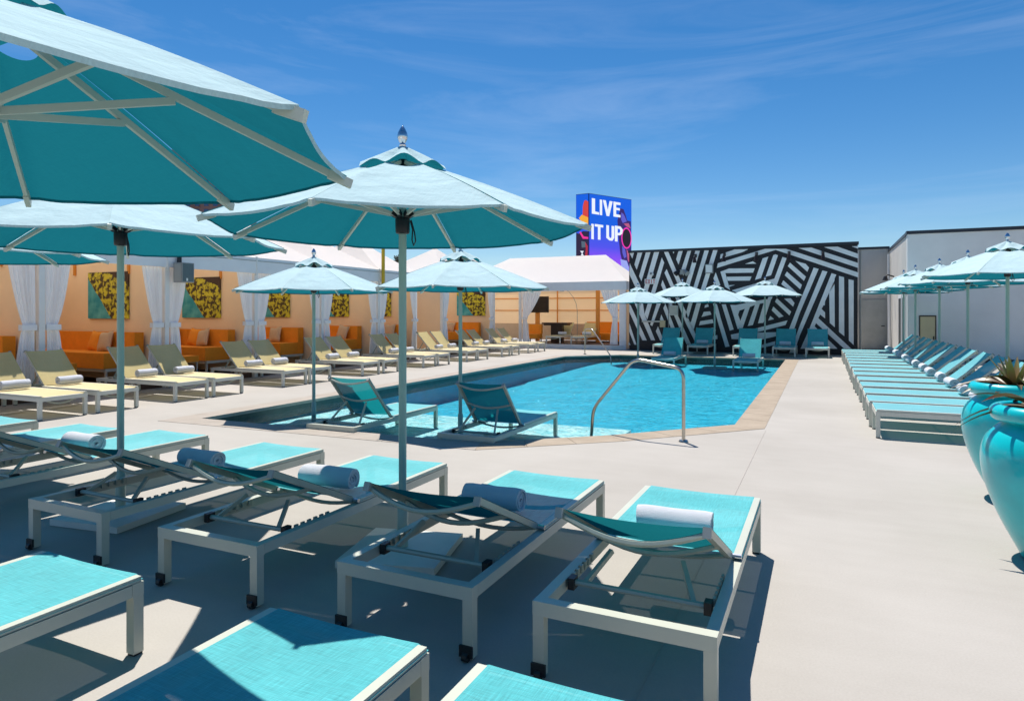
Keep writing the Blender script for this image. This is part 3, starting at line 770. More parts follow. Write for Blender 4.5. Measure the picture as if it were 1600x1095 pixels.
cab_lab = {0: 'white tent cabana cut off by the left edge, left of the first tied curtains',
           1: 'white tent cabana nearest the camera, with the canvas beach picture half behind a mint pole',
           2: 'white tent cabana just right of the grey box hanging on the curtain post',
           3: 'third open tent cabana from the left, seen left of the small umbrella in the pool',
           4: 'tent cabana just right of the nearer pool umbrella pole',
           5: 'tent cabana behind the big centre umbrella pole, yellow mast at its corner',
           6: 'wide tent cabana behind the farther of the two near pool umbrellas',
           7: 'narrow open tent with no sofa beside the corner cabana'}
bays = [(4.65, 7.15), (7.15, 9.65), (9.65, 12.1), (12.1, 14.5), (14.5, 17.1), (17.1, 19.4), (21.0, 25.2), (25.2, 27.7)]
pillow_mb = None
def cushion_mesh():
    b = MB()
    def f(u, v):
        x, z = u * 2 - 1, v * 2 - 1
        k = (1 - abs(x) ** 3) * (1 - abs(z) ** 3)
        pin = 1 + .07 * (abs(x * z)) - .05 * (1 - abs(x * z))
        return (x * .21 * pin, -.075 * k ** .5, z * .21 * pin)
    def g2(u, v):
        p = f(u, v); return (p[0], -p[1], p[2])
    b.grid(f, 12, 12); b.grid(g2, 12, 12, flip=True)
    bmesh.ops.remove_doubles(b.bm, verts=b.bm.verts, dist=.001)
    return b
cush = None; cush_o = None
def put_cushion(y, x, z, m, label, rz=90, tilt=-18):
    global cush, cush_o
    if cush is None:
        o = cushion_mesh().build('throw_cushion', M['cushion'], None, True)
        cush = o.data; cush_o = o.data.copy(); cush_o.materials.clear(); cush_o.materials.append(M['orange'])
        if m == 'o': o.data = cush_o
    else:
        o = bpy.data.objects.new('throw_cushion', cush if m == 'b' else cush_o); scene.collection.objects.link(o)
    o.location = (x, y, z); o.rotation_euler = (R(tilt), R(random.uniform(-12, 12)), R(rz + random.uniform(-8, 8)))
    tag(o, label, 'cushion', 'throw cushions on the orange sofas')
    return o
for bi, (y0, y1) in enumerate(bays):
    ym = (y0 + y1) / 2
    cb = empty('cabana_tent', (XF, ym, 0)); tag(cb, cab_lab[bi], 'cabana', 'white tent cabanas along the left side')
    h = (y1 - y0) / 2
    hip_roof(-4.0, .06, -h, h, 2.952, (-1.9 + (.3 if bi == 6 else 0), 0 if bi != 7 else .1, 4.22), 'roof', cb)
    # valance: front board with a thin seam and side strips
    v_ = MB(); v_.box(.045, .065, -h + .004, h - .004, 2.56, 2.948); v_.build('valance', M['valance'], cb)
    MB().box(.066, .074, -h + .004, h - .004, 2.86, 2.875).build('valance_seam', M['grey_box'], cb)
    MB().box(.046, .085, -h - .03, -h + .003, 2.50, 2.97).build('valance_strap', M['white_paint'], cb)
    MB().box(-.07, .04, -h - .05, -h + .05, 0, 2.95).build('post', M['white_paint'], cb, bevel=.008)
    MB().box(XB - XF, -.05, -h + .06, h - .06, .002, .12).build('floor', M['brown'], cb)
    if bi != 7:
        bw = MB(); bw.box(XB - XF - .05, XB - XF, -h + .03, h - .03, .122, 2.9); bw.build('back_wall', M['peach'], cb)
        for sx in (-1, 1):
            sy = sorted((sx * (h - .06), sx * (h - .03)))
            MB().box(XB - XF + .002, -.08, sy[0], sy[1], .124, 2.9).build('side_wall', M['peach'], cb)
        for k in (-3.0, -1.1):
            MB().box(k - .03, k + .03, h - .10, h - .062, 2.45, 2.92).build('wall_strut', M['orange_metal'], cb)
        curtain(cb, .0, -h + .05, 1); curtain(cb, .0, h - .07, -1)
        # sofa, its back against the far side wall
        sf = empty('outdoor_sofa', (-14.6, y1 - .1, .12))
        tag(sf, {0: 'orange sofa in the cabana cut off by the left edge', 1: 'orange sofa below the first canvas print, in the nearest full cabana',
                 2: 'orange sofa below the canvas print right of the grey box', 3: 'orange sofa left of the nearer pool umbrella pole',
                 4: 'orange sofa between the nearer pool umbrella pole and the big centre pole', 5: 'orange sofa partly behind the big centre umbrella pole',
                 6: 'orange sofa in the wide far cabana behind the second pool umbrella'}[bi], 'sofa', 'orange sofas in the cabanas')
        MB().box(-1.55, 1.35, -.86, -.02, .26, .32).build('base', M['pale_frame'], sf, bevel=.005)
        for k in (-1, 1):
            xx = sorted((-.1 + k * .005, -.1 + k * 1.45))
            MB().box(xx[0], xx[1], -.90, -.24, .324, .64).build('seat', M['orange'], sf, bevel=.045)
            MB().box(xx[0], xx[1], -.23, -.02, .324, 1.05).build('back_cushion', M['orange'], sf, bevel=.05)
        for lx in (-1.5, 1.3):
            for ly in (-.82, -.08): MB().box(lx - .02, lx + .02, ly - .02, ly + .02, 0, .259).build('leg', M['pale_frame'], sf)
        if bi != 0:
            xc = -14.48 if bi != 6 else -13.75
            o = MB().box(0, 1.38, 0, .035, 0, 1.04).build('canvas_print', M['print'], None, loc=(xc - .69, y1 - .106, 1.46))
            tag(o, {1: 'canvas print of a beach from above, crossed by the mint pole of the left umbrella', 2: 'canvas print of a beach from above, just right of the grey box on the post',
                    3: 'canvas print half hidden by a curtain, third from the left', 4: 'canvas print showing between curtains, just right of the nearer pool umbrella',
                    5: 'canvas print touching the left side of the big centre pole', 6: 'canvas print in the wide cabana, right of the second pool umbrella pole'}[bi],
                'picture', 'beach canvas prints in the cabanas')
# pale cloth wall closing the gap between the tents
b = MB(); b.box(XF - 1.8, XF - 1.75, 19.46, 20.94, 0, 2.75)
tag(b.build('screen_wall', mat('pale_screen_cloth', (.60, .50, .42), .85, 0, .05, 3), None), 'plain beige screen closing the gap between two tent cabanas', 'wall')

for bx, yy, m_, lb in [(-14.05, 9.65, 'b', 'beige cushion on the sofa of the nearest cabana, left of the mint pole'), (-14.45, 9.65, 'o', 'orange cushion tucked left of the beige one in the nearest cabana'),
             (-15.1, 12.1, 'b', 'beige cushion at the left end of the second sofa, beside the curtain'), (-14.0, 12.1, 'b', 'beige cushion below the print right of the grey box'),
             (-14.35, 12.1, 'o', 'orange cushion tucked behind the middle beige cushion of the second sofa'),
             (-14.0, 14.5, 'b', 'beige cushion on the sofa left of the nearer pool umbrella pole'),
             (-13.75, 17.1, 'b', 'beige cushion on the sofa between the pool umbrella pole and the centre pole'),
             (-13.6, 19.4, 'b', 'beige cushion just left of the big centre pole'), (-14.6, 25.2, 'b', 'beige cushion on the sofa in the wide far cabana')]:
    put_cushion(yy - .1 - .23 - (.11 if m_ == 'b' else .07), bx, .12 + .64 + .21, m_, lb, rz=0, tilt=-16)

for (x, y, lb) in ((-13.5, 7.95, 'orange topped stool with thin white legs in the nearest cabana'), (-13.3, 10.6, 'orange topped stool beside the curtain of the second cabana'),
                   (-13.4, 18.1, 'orange topped stool near the foot of the big centre pole')):
    s_ = empty('stool', (x, y, .12)); tag(s_, lb, 'stool', 'orange topped stools in the cabanas')
    MB().box(-.2, .2, -.2, .2, .34, .48).build('seat', M['orange'], s_, bevel=.04)
    for lx in (-1, 1):
        for ly in (-1, 1): MB().box(lx * .17 - .012, lx * .17 + .012, ly * .17 - .012, ly * .17 + .012, 0, .339).build('leg', M['pale_frame'], s_)

# grey box on the post
e_ = empty('post_speaker', (-12.56, 9.72, 2.2)); tag(e_, 'grey loudspeaker box hung on the curtain post of the cabanas', 'speaker')
MB().box(0, .26, 0, .30, .04, .46).build('cabinet', M['grey_box'], e_, bevel=.015)
MB().box(.262, .268, .02, .28, .06, .44).build('grille', M['grille'], e_)
MB().box(.03, .23, -.006, -.001, .07, .43).build('side_panel', mat('enclosure_panel', (.36, .38, .36), .5), e_)
MB().box(.269, .272, .10, .14, .07, .13).build('badge', M['white_paint'], e_)
MB().box(-.02, 0, .1, .2, .46, .62).build('bracket', M['black_plastic'], e_)
# yellow mast
b = MB(); b.tube([(-12.52, 17.12, 2.42), (-12.52, 17.12, 5.0)], .055, 14)
ym_ = b.build('yellow_mast', M['yellow_paint'], None, True); tag(ym_, 'thin yellow mast rising in front of the white tent roofs', 'pole')

# corner cabana facing the pool
cc = empty('corner_cabana', (-10.2, 27.8, 0)); tag(cc, 'large white tent cabana at the far corner with glowing peach back wall', 'cabana')
rg = [Vector((1.05, 2.0, 4.28)), Vector((-3.9, 2.0, 4.28)), Vector((-3.9, 2.0, 4.28)), Vector((1.05, 2.0, 4.28))]
hip_roof(-6.4, 2.62, -.06, 4.1, 2.952, (0, 0, 0), 'roof', cc, ridge=rg, sag=.05)
MB().box(-3.0, 2.6, -.06, -.04, 2.56, 2.948).build('valance', M['valance'], cc)
MB().box(2.58, 2.6, -.036, 4.0, 2.56, 2.948).build('valance', M['valance'], cc)
MB().box(2.27, 2.56, -.03, .06, .0, 2.558).build('post', M['curtain'], cc, bevel=.01)
MB().box(-2.5, -2.38, -.03, .06, .0, 2.558).build('post', M['white_paint'], cc)
MB().box(2.50, 2.54, .07, 4.0, .0, 2.55).build('side_wall', M['peach_cloth'], cc)
b = MB()
b.box(-6.3, 2.5, 3.95, 3.97, .3, 2.9)
b.build('back_wall', M['peach_cloth'], cc)
MB().box(-6.3, 2.5, 3.80, 3.93, .2, 1.02).build('back_bench', M['cushion'], cc, bevel=.03)
for z in (1.70, 2.32): MB().box(-6.3, 2.5, 3.90, 3.935, z - .025, z + .025).build('frame_rail', M['orange_metal'], cc)
for x in (-4.2, -2.1, .1): MB().box(x - .03, x + .03, 3.86, 3.895, .2, 2.9).build('frame_rail', M['orange_metal'], cc)
MB().box(.62, .78, 1.8, 1.95, .2, 2.95).build('frame_post', M['orange_metal'], cc)
b = MB(); b.prism([(-2.4, -.35), (2.0, -.25), (2.45, -.05), (2.45, 3.9), (-2.4, 3.9)], .0, .17); b.build('platform', M['white_paint'], cc, bevel=.01)
MB().box(-2.3, 2.4, 0, 3.8, .171, .185).build('floor', M['brown'], cc)
curtain(cc, .03, 2.22, -1, .78, axis='x', z0=.2)
curtain(cc, .03, -2.36, 1, .95, axis='x', z0=.2)
e_ = empty('television', (-12.55, 29.6, 1.95)); tag(e_, 'black television on an orange post in the corner cabana', 'television')
MB().box(-.62, .62, -.06, 0, -.36, .42).build('screen', M['tv'], e_, bevel=.01)
MB().box(-.10, .10, .002, .12, -1.75, .3).build('stand_post', M['orange_metal'], e_)
e_ = empty('bar_table', (-11.4, 29.3, .185)); tag(e_, 'dark brown high table behind the far yellow loungers', 'table')
MB().box(-.66, .66, -.3, .3, .86, .93).build('table_top', M['dark_wood'], e_, bevel=.01)
MB().box(-.58, .58, -.26, .26, .80, .858).build('apron', M['dark_wood'], e_)
MB().box(-.26, .30, -.14, .14, 0, .80).build('pedestal', M['dark_wood'], e_)
e_ = empty('outdoor_sofa', (-9.75, 30.6, .185)); tag(e_, 'orange sofa at the right end of the corner cabana', 'sofa', 'orange sofas in the cabanas')
MB().box(-.75, 1.9, -.5, .4, .1, .42).build('seat', M['orange'], e_, bevel=.04)
MB().box(-.75, 1.9, .41, .62, .1, .95).build('back_cushion', M['orange'], e_, bevel=.04)
MB().box(1.0, 1.9, -1.6, -.51, .1, .42).build('seat', M['orange'], e_, bevel=.04)
for x in (-.7, .5, 1.8): MB().box(x - .02, x + .02, -.45, -.41, 0, .099).build('leg', M['pale_frame'], e_)
e_ = empty('lounge_chair', (-12.35, 28.7, .185)); tag(e_, 'orange cushioned chair behind the left far yellow lounger', 'chair')
MB().box(-.32, .32, -.3, .3, .2, .40).build('seat', M['orange'], e_, bevel=.05)
MB().box(-.32, .32, .2, .36, .402, .85).build('backrest', M['orange'], e_, bevel=.05)
for x in (-.28, .28):
    for y in (-.25, .25): MB().box(x - .02, x + .02, y - .02, y + .02, 0, .199).build('leg', M['dark_wood'], e_)
e_ = empty('arc_lamp', (-10.95, 30.9, .185)); tag(e_, 'thin grey arching floor lamp in the corner cabana', 'lamp')
b = MB(); b.tube([(0, 0, 0), (0, 0, 1.5), (-.06, 0, 1.85), (-.2, 0, 2.15), (-.45, 0, 2.45), (-.8, 0, 2.6)], .014, 8); b.build('stem', M['grey_box'], e_, True)
b = MB(); b.lathe([(0, .03), (.18, .03), (.18, 0), (0, 0)], 18); b.build('foot', M['grey_box'], e_)
b = MB(); b.lathe([(.02, .16), (.12, 0), (.115, 0), (.02, .15)], 16, (-.8, 0, 2.45)); b.build('lamp_shade', M['grey_box'], e_)
o = MB().box(0, .035, 0, 1.0, 0, 1.0).build('canvas_print', M['print'], None, loc=(-7.80, 29.0, 1.45), rot=(0, 0, 0))
o.location.x = -7.72
tag(o, 'canvas print on the right side wall of the corner cabana, beside the tied curtain', 'picture', 'beach canvas prints in the cabanas')

# ================================================================ LED BILLBOARD
lb = empty('led_billboard', (-19.19, 57.27, 0)); tag(lb, 'tall blue and purple LIVE IT UP screen sign rising behind the mural', 'billboard')
def vec(a, b): v = Vector((b[0] - a[0], b[1] - a[1], 0)); return v
A_, B_, C_ = (-19.19, 57.27), (-16.58, 62.26), (-20.46, 57.40)
ang = math.atan2(B_[1] - A_[1], B_[0] - A_[0]); Lr = vec(A_, B_).length
angl = math.atan2(A_[1] - C_[1], A_[0] - C_[0]); Ll = vec(C_, A_).length
bb = MB(); bb.prism([(0, 0), (B_[0] - A_[0], B_[1] - A_[1]), (B_[0] - A_[0] - 1.6, B_[1] - A_[1] + .3), (C_[0] - A_[0], C_[1] - A_[1])], 3.0, 12.4)
bb.build('housing', M['cap'], lb)
MB().box(-1.2, -.5, 1.5, 2.4, 0, 3.0).build('mast', M['grey_box'], lb)
def ledgrad():
    m = led('led_gradient', (.0, .10, .62))
    N, L = m.node_tree.nodes, m.node_tree.links; b = N['Principled BSDF']
    t = N.new('ShaderNodeTexCoord'); s = N.new('ShaderNodeSeparateXYZ'); L.new(t.outputs['Object'], s.inputs[0])
    mr = N.new('ShaderNodeMapRange'); mr.inputs['From Min'].default_value = 5.2; mr.inputs['From Max'].default_value = 9.6
    L.new(s.outputs['Z'], mr.inputs['Value'])
    r = N.new('ShaderNodeValToRGB'); r.color_ramp.elements[0].color = (.42, .05, .85, 1); r.color_ramp.elements[1].color = (.0, .09, .62, 1)
    e2 = r.color_ramp.elements.new(.55); e2.color = (.07, .06, .70, 1)
    L.new(mr.outputs[0], r.inputs['Fac']); L.new(r.outputs[0], b.inputs['Emission Color'])
    b.inputs['Emission Strength'].default_value = .85
    return m
pr = bpy.data.objects.new('screen', None)
def face(origin, angle, polys, m, name, off, smooth=False):
    b = flat_polys([list(p) for p in polys], -off, 0)
    o = b.build(name, m, lb, loc=(origin[0] - A_[0], origin[1] - A_[1], 0), rot=(0, 0, angle))
    return o
bpy.data.objects.remove(pr)
lg = ledgrad()
face(A_, ang, [[(.03, 3.1), (Lr - .03, 3.1), (Lr - .03, 12.35), (.03, 12.35)]], lg, 'screen', .03)
face(C_, angl, [[(.03, 3.1), (Ll - .03, 3.1), (Ll - .03, 12.35), (.03, 12.35)]], lg, 'screen', .03)
LET = [[(0.32, 11.98), (0.73, 11.97), (0.73, 10.81), (1.25, 10.76), (1.25, 10.55), (0.32, 10.57)],
 [(1.33, 11.96), (1.64, 11.95), (1.64, 10.53), (1.33, 10.54)],
 [(1.73, 11.96), (2.12, 11.95), (2.37, 11.09), (2.61, 11.95), (3.01, 11.94), (2.55, 10.52), (2.21, 10.53)],
 [(3.12, 11.95), (4.06, 11.93), (4.06, 11.7), (3.48, 11.7), (3.48, 11.41), (3.97, 11.4), (3.97, 11.18), (3.48, 11.2), (3.48, 10.8), (4.06, 10.77), (4.06, 10.54), (3.12, 10.55)],
 [(0.26, 9.65), (0.57, 9.64), (0.57, 8.24), (0.26, 8.26)],
 [(0.69, 9.66), (1.78, 9.64), (1.78, 9.41), (1.42, 9.42), (1.42, 8.26), (1.09, 8.27), (1.09, 9.43), (0.69, 9.44)],
 [(2.18, 9.68), (2.53, 9.67), (2.53, 8.67), (2.66, 8.51), (2.83, 8.54), (2.87, 8.71), (2.87, 9.66), (3.23, 9.65), (3.23, 8.57), (2.98, 8.27), (2.58, 8.28), (2.18, 8.5)],
 [(3.31, 9.72), (4.06, 9.7), (4.39, 9.42), (4.3, 9.03), (4.0, 8.85), (3.67, 8.84), (3.67, 8.24), (3.31, 8.25)]]
ARM = [(4.06, 11.41), (4.5, 11.37), (4.75, 10.9), (5.01, 10.33), (5.5, 10.29), (5.58, 6.69), (5.29, 6.0), (4.36, 6.3), (4.06, 7.15), (3.84, 8.53), (3.67, 10.21)]
def ell(cx, cz, rx, rz, n=20, umax=99): return [(min(umax, cx + rx * math.cos(k * 2 * math.pi / n)), cz + rz * math.sin(k * 2 * math.pi / n)) for k in range(n)]
face(A_, ang, [ARM], led('led_dark_violet', (.03, .01, .14)), 'picture_figure', .04)
face(A_, ang, [[(4.19, 11.03), (4.5, 10.9), (4.67, 10.69), (4.95, 10.24), (4.39, 10.04), (4.17, 10.33)], [(4.3, 7.9), (4.7, 7.6), (4.9, 6.9), (4.6, 6.7), (4.35, 7.2)]], led('led_violet', (.10, .10, .55)), 'picture_figure', .045)
face(A_, ang, [[(4.5, 10.0), (5.2, 10.1), (5.5, 9.6), (4.9, 9.75)], [(4.9, 7.6), (5.4, 7.2), (5.3, 6.3), (5.05, 6.6)]], led('led_rose', (.45, .09, .20)), 'picture_figure', .045)
face(A_, ang, [ell(4.9, 8.65, .72, 1.02, umax=5.6)], led('led_pink', (.85, .03, .42)), 'picture_glasses', .05)
face(A_, ang, [ell(4.9, 8.65, .58, .88, umax=5.6)], led('led_black', (.01, .003, .012)), 'picture_glasses', .055)
face(A_, ang, [[(4.06, 6.61), (4.95, 6.5), (5.4, 5.42), (4.28, 5.5)]], led('led_pale_blue', (.30, .36, .80)), 'picture_figure', .05)
wl_ = led('led_white', (.80, .84, .92))
for pl_, ch in zip(LET, 'LIVEITUP'): tag(face(A_, ang, [pl_], wl_, 'letter', .06), 'white letter ' + ch)
face(A_, ang, [[(3.67, 9.46), (3.67, 9.06), (3.92, 9.08), (4.03, 9.24), (3.97, 9.44)]], lg, 'letter_counter', .07)
face(C_, angl, [[(0.71, 11.3), (0.84, 11.76), (1.04, 11.78), (1.24, 11.62), (1.24, 9.76), (0.8, 9.94), (0.67, 10.3)]], led('led_red', (.62, .05, .04)), 'picture_figure', .04)
face(C_, angl, [[(0.3, 10.2), (0.6, 10.5), (1.24, 10.2), (1.24, 9.3), (.7, 9.7)]], led('led_orange', (.85, .38, .03)), 'picture_figure', .045)
face(C_, angl, [[(0.04, 8.87), (0.3, 8.78), (0.71, 8.98), (1.24, 8.94), (1.24, 5.2), (0.04, 5.2)]], led('led_dark', (.02, .01, .04)), 'picture_figure', .04)
face(C_, angl, [[(.35, 8.9), (.7, 8.3), (1.24, 8.25), (1.24, 8.42), (.8, 8.5), (.5, 8.95)]], led('led_pink2', (.85, .03, .30)), 'picture_glasses', .05)
face(C_, angl, [[(0.55, 8.1), (0.96, 8.0), (0.96, 7.5), (0.59, 7.49)]], led('led_slate', (.08, .12, .16)), 'picture_figure', .05)
face(C_, angl, [[(.95, 8.0), (1.2, 7.6), (1.15, 6.3), (.9, 6.6), (1.0, 7.3)]], led('led_red2', (.4, .02, .04)), 'picture_figure', .05)
face(C_, angl, [[(0.43, 7.2), (0.8, 7.18), (0.67, 6.96), (0.8, 6.77), (0.51, 6.78), (0.62, 6.97)]], led('led_white2', (.80, .84, .92)), 'logo', .06)

# ================================================================ FAR TOWER, TREE
tw = empty('apartment_tower', (-240, 219, 0), R(26)); tag(tw, 'distant brown high rise with rows of blue windows behind the umbrellas', 'building')
MB().box(-60, 0, 0, 22, 0, 74).build('wall', M['tower'], tw)
MB().box(-60.5, .5, -.5, 22.5, 74.02, 75.2).build('roof', M['tower'], tw)
wm = MB().box(-.62, 1.35, -.25, -.05, -.95, .95)
w0 = wm.build('window', M['tower_glass'], tw)
bal = MB().box(-1.6, 1.6, -1.0, -.02, -1.45, -1.1).build('balcony', M['tower'], tw)
first = True
for r_ in range(12):
    for c_ in range(14):
        o = w0 if first else w0.copy()
        if not first: scene.collection.objects.link(o)
        o.location = (-2.6 - c_ * 4.1, 0, 70.5 - r_ * 3.3); first = False
        if c_ % 3 == 1:
            o2 = bal if (r_ == 0 and c_ == 1) else bal.copy()
            if o2 is not bal: scene.collection.objects.link(o2)
            o2.location = o.location
tr = empty('palm_tree', (-26.2, 37.4, 0)); tag(tr, 'dark dry palm top showing just over the tent roofs', 'tree')
b = MB(); b.tube([(0, 0, 0), (.1, 0, 2.6), (0, .1, 5.0)], [.28, .2, .16], 10); b.build('trunk', M['bark'], tr, True)
b = MB()
for k in range(34):
    az = random.uniform(0, 6.28); el = random.uniform(-.5, 1.35); L_ = random.uniform(.6, 1.1)
    pts = []
    for s in range(5):
        t_ = s / 4; pts.append(Vector((math.cos(az) * math.cos(el) * L_ * t_, math.sin(az) * math.cos(el) * L_ * t_, 5.0 + math.sin(el) * L_ * t_ - .45 * t_ * t_)))
    for s in range(4):
        for sd in (-1, 1):
            q = Vector((-math.sin(az), math.cos(az), 0)) * sd * .16 * (1 - s / 5)
            b.poly([pts[s], pts[s + 1], pts[s + 1] + q + Vector((0, 0, -.10))])
b.build('crown', M['leaf'], tr)

# ================================================================ LOUNGERS
def make_lounger(label, group, sling, frame, W=.76, L=2.04, hinge=1.15, ang=25, H=.365, loop=0.0, casters=True, backlen=.78, fine=True, back_m=None):
    root = empty('sun_lounger'); tag(root, label, 'sun lounger', group)
    hw = W / 2; rt = .050; top = H - .028
    bv = .004 if fine else 0
    # frame: side rails, head and foot rails (butted)
    f = MB()
    for s in (-1, 1):
        x0, x1 = sorted((s * (hw - rt), s * hw))
        f.box(x0, x1, -L + .058, -.058, top - .056, top)
    f.box(-hw + .0, hw - .0, -L, -L + .056, top - .060, top + .002)
    f.box(-hw + .0, hw - .0, -.056, 0, top - .060, top + .002)
    f.build('frame', frame, root, bevel=bv)
    for s in (-1, 1):
        for y0 in (-L + .001, -.051):
            x0, x1 = sorted((s * (hw - .052), s * (hw - .001)))
            lg_ = MB().box(x0, x1, y0, y0 + .050, .012, top - .061).build('leg', frame, root, bevel=bv)
            if y0 > -1 or not casters: MB().box(s * (hw - .03) - .022, s * (hw - .03) + .022, y0 + .006, y0 + .050, 0, .0118).build('foot_pad', M['black_plastic'], lg_)
    if casters:
        for s in (-1, 1):
            c_ = MB(); c_.box(s * (hw - .03) - .034, s * (hw - .03) + .034, -L - .012, -L + .0, .02, .072)
            c_.tube([(s * (hw - .03) - .014, -L - .006, .022), (s * (hw - .03) + .014, -L - .006, .022)], .022, 10)
            c_.build('caster', M['black_plastic'], root)
    # seat rails carrying the sling
    r_ = MB()
    for s in (-1, 1):
        x0, x1 = sorted((s * (hw - .045), s * (hw - .004)))
        r_.box(x0, x1, -hinge, -.01, top + .003, H - .001)
    build_each(r_, 'seat_rail', frame, root)
    def seat(u, v):
        x = -hw - .0 + 2 * (hw) * u; y = -hinge + (hinge - .004) * v
        e = (2 * u - 1) ** 2
        z = H + .003 - .010 * (1 - e) - loop * (1 - e) * max(0, (v - .55) / .45) ** 2
        if u < .015 or u > .985: z = H - .014
        return (x, y, z)
    us = [0, .012, .06] + [i / 12 for i in range(1, 12)] + [.94, .988, 1]
    us = sorted(set(us))
    b = MB()
    def grid_us(b, fn, us, nv, flip=False):
        v = [[b.bm.verts.new(fn(u, j / nv)) for j in range(nv + 1)] for u in us]
        for i in range(len(us) - 1):
            for j in range(nv):
                q = (v[i][j], v[i + 1][j], v[i + 1][j + 1], v[i][j + 1]); b.bm.faces.new(q[::-1] if flip else q)
    grid_us(b, seat, us, 10); b.build('seat_sling', sling, root, True)
    # curved cross bars below the seat
    for y in (-.07, -hinge * .52, -hinge + .08):
        sg = .055 + (loop if y > -.1 else 0)
        pts = [(-hw + .03 + (W - .06) * i / 10, y, H - .03 - sg * math.sin(math.pi * i / 10)) for i in range(11)]
        b = MB(); b.tube(pts, .013, 6); b.build('cross_bar', M['rail_alu'], root, True)
    # backrest
    a = R(ang); ca, sa = math.cos(a), math.sin(a)
    def bp(x, d, n):   # along the back d, normal offset n
        return (x, -hinge - .012 - d * ca + n * sa, H - .008 + d * sa + n * ca)
    br = MB()
    for s in (-1, 1):
        br.bar(bp(s * (hw - .062), 0, 0), bp(s * (hw - .062), backlen, 0), .030, .034, up=(0, sa, ca))
    build_each(br, 'back_rail', M['rail_alu'] if frame is M['frame'] else frame, root, bevel=.003)
    for s in (-1, 1):
        b = MB(); b.bar(bp(s * (hw - .062), backlen + .001, -.004), bp(s * (hw - .062), backlen + .014, -.004), .036, .046, up=(0, sa, ca))
        b.build('end_cap', M['grey_box'], root)
        b = MB(); b.tube([(s * (hw - .085), -hinge - .012, H - .008), (s * (hw - .002), -hinge - .012, H - .008)], .014, 8)
        b.build('pivot', M['chrome'], root, True)
    def back(u, v):
        e = 1 - (2 * u - 1) ** 2; d = backlen * (.01 + .985 * v)
        return bp(-(hw - .048) + 2 * (hw - .048) * u, d, .020 - (.012 + .006 * v) * e)
    b = MB(); grid_us(b, back, [i / 14 for i in range(15)], 12, True); b.build('back_sling', back_m or sling, root, True)
    for d, sg in ((backlen - .02, .080), (backlen * .52, .078)):
        pts = [bp(-(hw - .062) + 2 * (hw - .062) * i / 12, d, -.006 - sg * math.sin(math.pi * i / 12)) for i in range(13)]
        b = MB(); b.tube(pts, .014, 6); b.build('cross_bar', M['rail_alu'], root, True)
    # support: two struts to a cross tube seated in notched racks
    yb = -L + .30
    zc = top - .012
    b = MB(); b.tube([(-hw + .085, yb, zc), (hw - .085, yb, zc)], .015, 8); b.build('support_tube', M['rail_alu'], root, True)
    for s in (-1, 1):
        b = MB(); b.box(s * (hw - .078) - .016, s * (hw - .078) + .016, yb - .028, yb + .028, zc - .03, zc + .024)
        b.build('knob', M['black_plastic'], root, bevel=.004)
        P1 = Vector(bp(s * .17, backlen * .52, -.10)); P0 = Vector((s * (hw - .14), yb, zc))
        b = MB(); b.bar(P0, P1, .022, .022); b.build('support_strut', M['rail_alu'], root)
        b = MB()
        b.box(s * (hw - .0575) - .0015, s * (hw - .0575) + .0015, yb + .04, yb + .36, zc - .03, zc - .012)
        for k in range(6): b.box(s * (hw - .062) - .006, s * (hw - .062) + .006, yb + .05 + k * .055, yb + .078 + k * .055, zc - .02, zc + .018)
        b.build('notch_rack', M['rail_alu'], root)
    return root

# --- towels
def towel_mesh(seed, r1=.082, length=.43, turns=4.2):
    rnd = random.Random(seed)
    b = MB(); N_ = int(turns * 22); prof = []
    t = .0165
    sq = rnd.uniform(.90, .97)
    for k in range(N_ + 1):
        a_ = k / 22 * 2 * math.pi; rr = .010 + (r1 - .010) * (k / N_) ** .95
        prof.append((a_, rr))
    ns = 10; ph = [rnd.uniform(0, 6.28) for _ in range(4)]
    def pt(a_, r_, x, k):
        wob = 1 + .022 * math.sin(x * 19 + ph[0] + a_) + .012 * math.sin(2 * a_ + ph[1])
        return (x, r_ * wob * math.cos(-a_), r_ * wob * math.sin(-a_) * sq)
    rows = []
    for i in range(ns + 1):
        s_ = i / ns * 2 - 1
        row_o, row_i = [], []
        for k, (a_, r_) in enumerate(prof):
            jit = .006 * math.sin(k * .37 + ph[2]) - .010 * (1 - k / N_)
            x = s_ * (length / 2 + (jit if abs(s_) > .99 else 0))
            edge = 1 - .05 * max(0, abs(s_) - .8) / .2
            row_o.append(b.bm.verts.new(pt(a_, (r_ + t * .46) * edge, x, k)))
            row_i.append(b.bm.verts.new(pt(a_, max(.002, r_ - t * .46) * edge, x, k)))
        rows.append(row_o + row_i[::-1])
    n_ = len(rows[0])
    for i in range(ns):
        for k in range(n_):
            b.bm.faces.new((rows[i][k], rows[i][(k + 1) % n_], rows[i + 1][(k + 1) % n_], rows[i + 1][k]))
    for row, fl in ((rows[0], True), (rows[-1], False)):
        for k in range(n_ // 2 - 1):
            q = (row[k], row[k + 1], row[n_ - 2 - k], row[n_ - 1 - k])
            b.bm.faces.new(q[::-1] if fl else q)
    bmesh.ops.recalc_face_normals(b.bm, faces=b.bm.faces)
    return b
tow = [towel_mesh(s).build('rolled_towel', M['towel'], None, True) for s in (1, 2, 3)]
tow_used = [0, 0, 0]; tow_i = 0
def towel(loc, rz, label, group):
    global tow_i
    k = tow_i % 3; tow_i += 1
    if tow_used[k]: o = bpy.data.objects.new('rolled_towel', tow[k].data); scene.collection.objects.link(o)
    else: o = tow[k]; tow_used[k] = 1
    o.location = loc; o.rotation_euler = (R(random.uniform(-25, 25)), 0, rz + R(random.uniform(-4, 4)))
    s_ = random.uniform(.89, .98); o.scale = (s_, s_, s_)
    tag(o, label, 'towel', group)
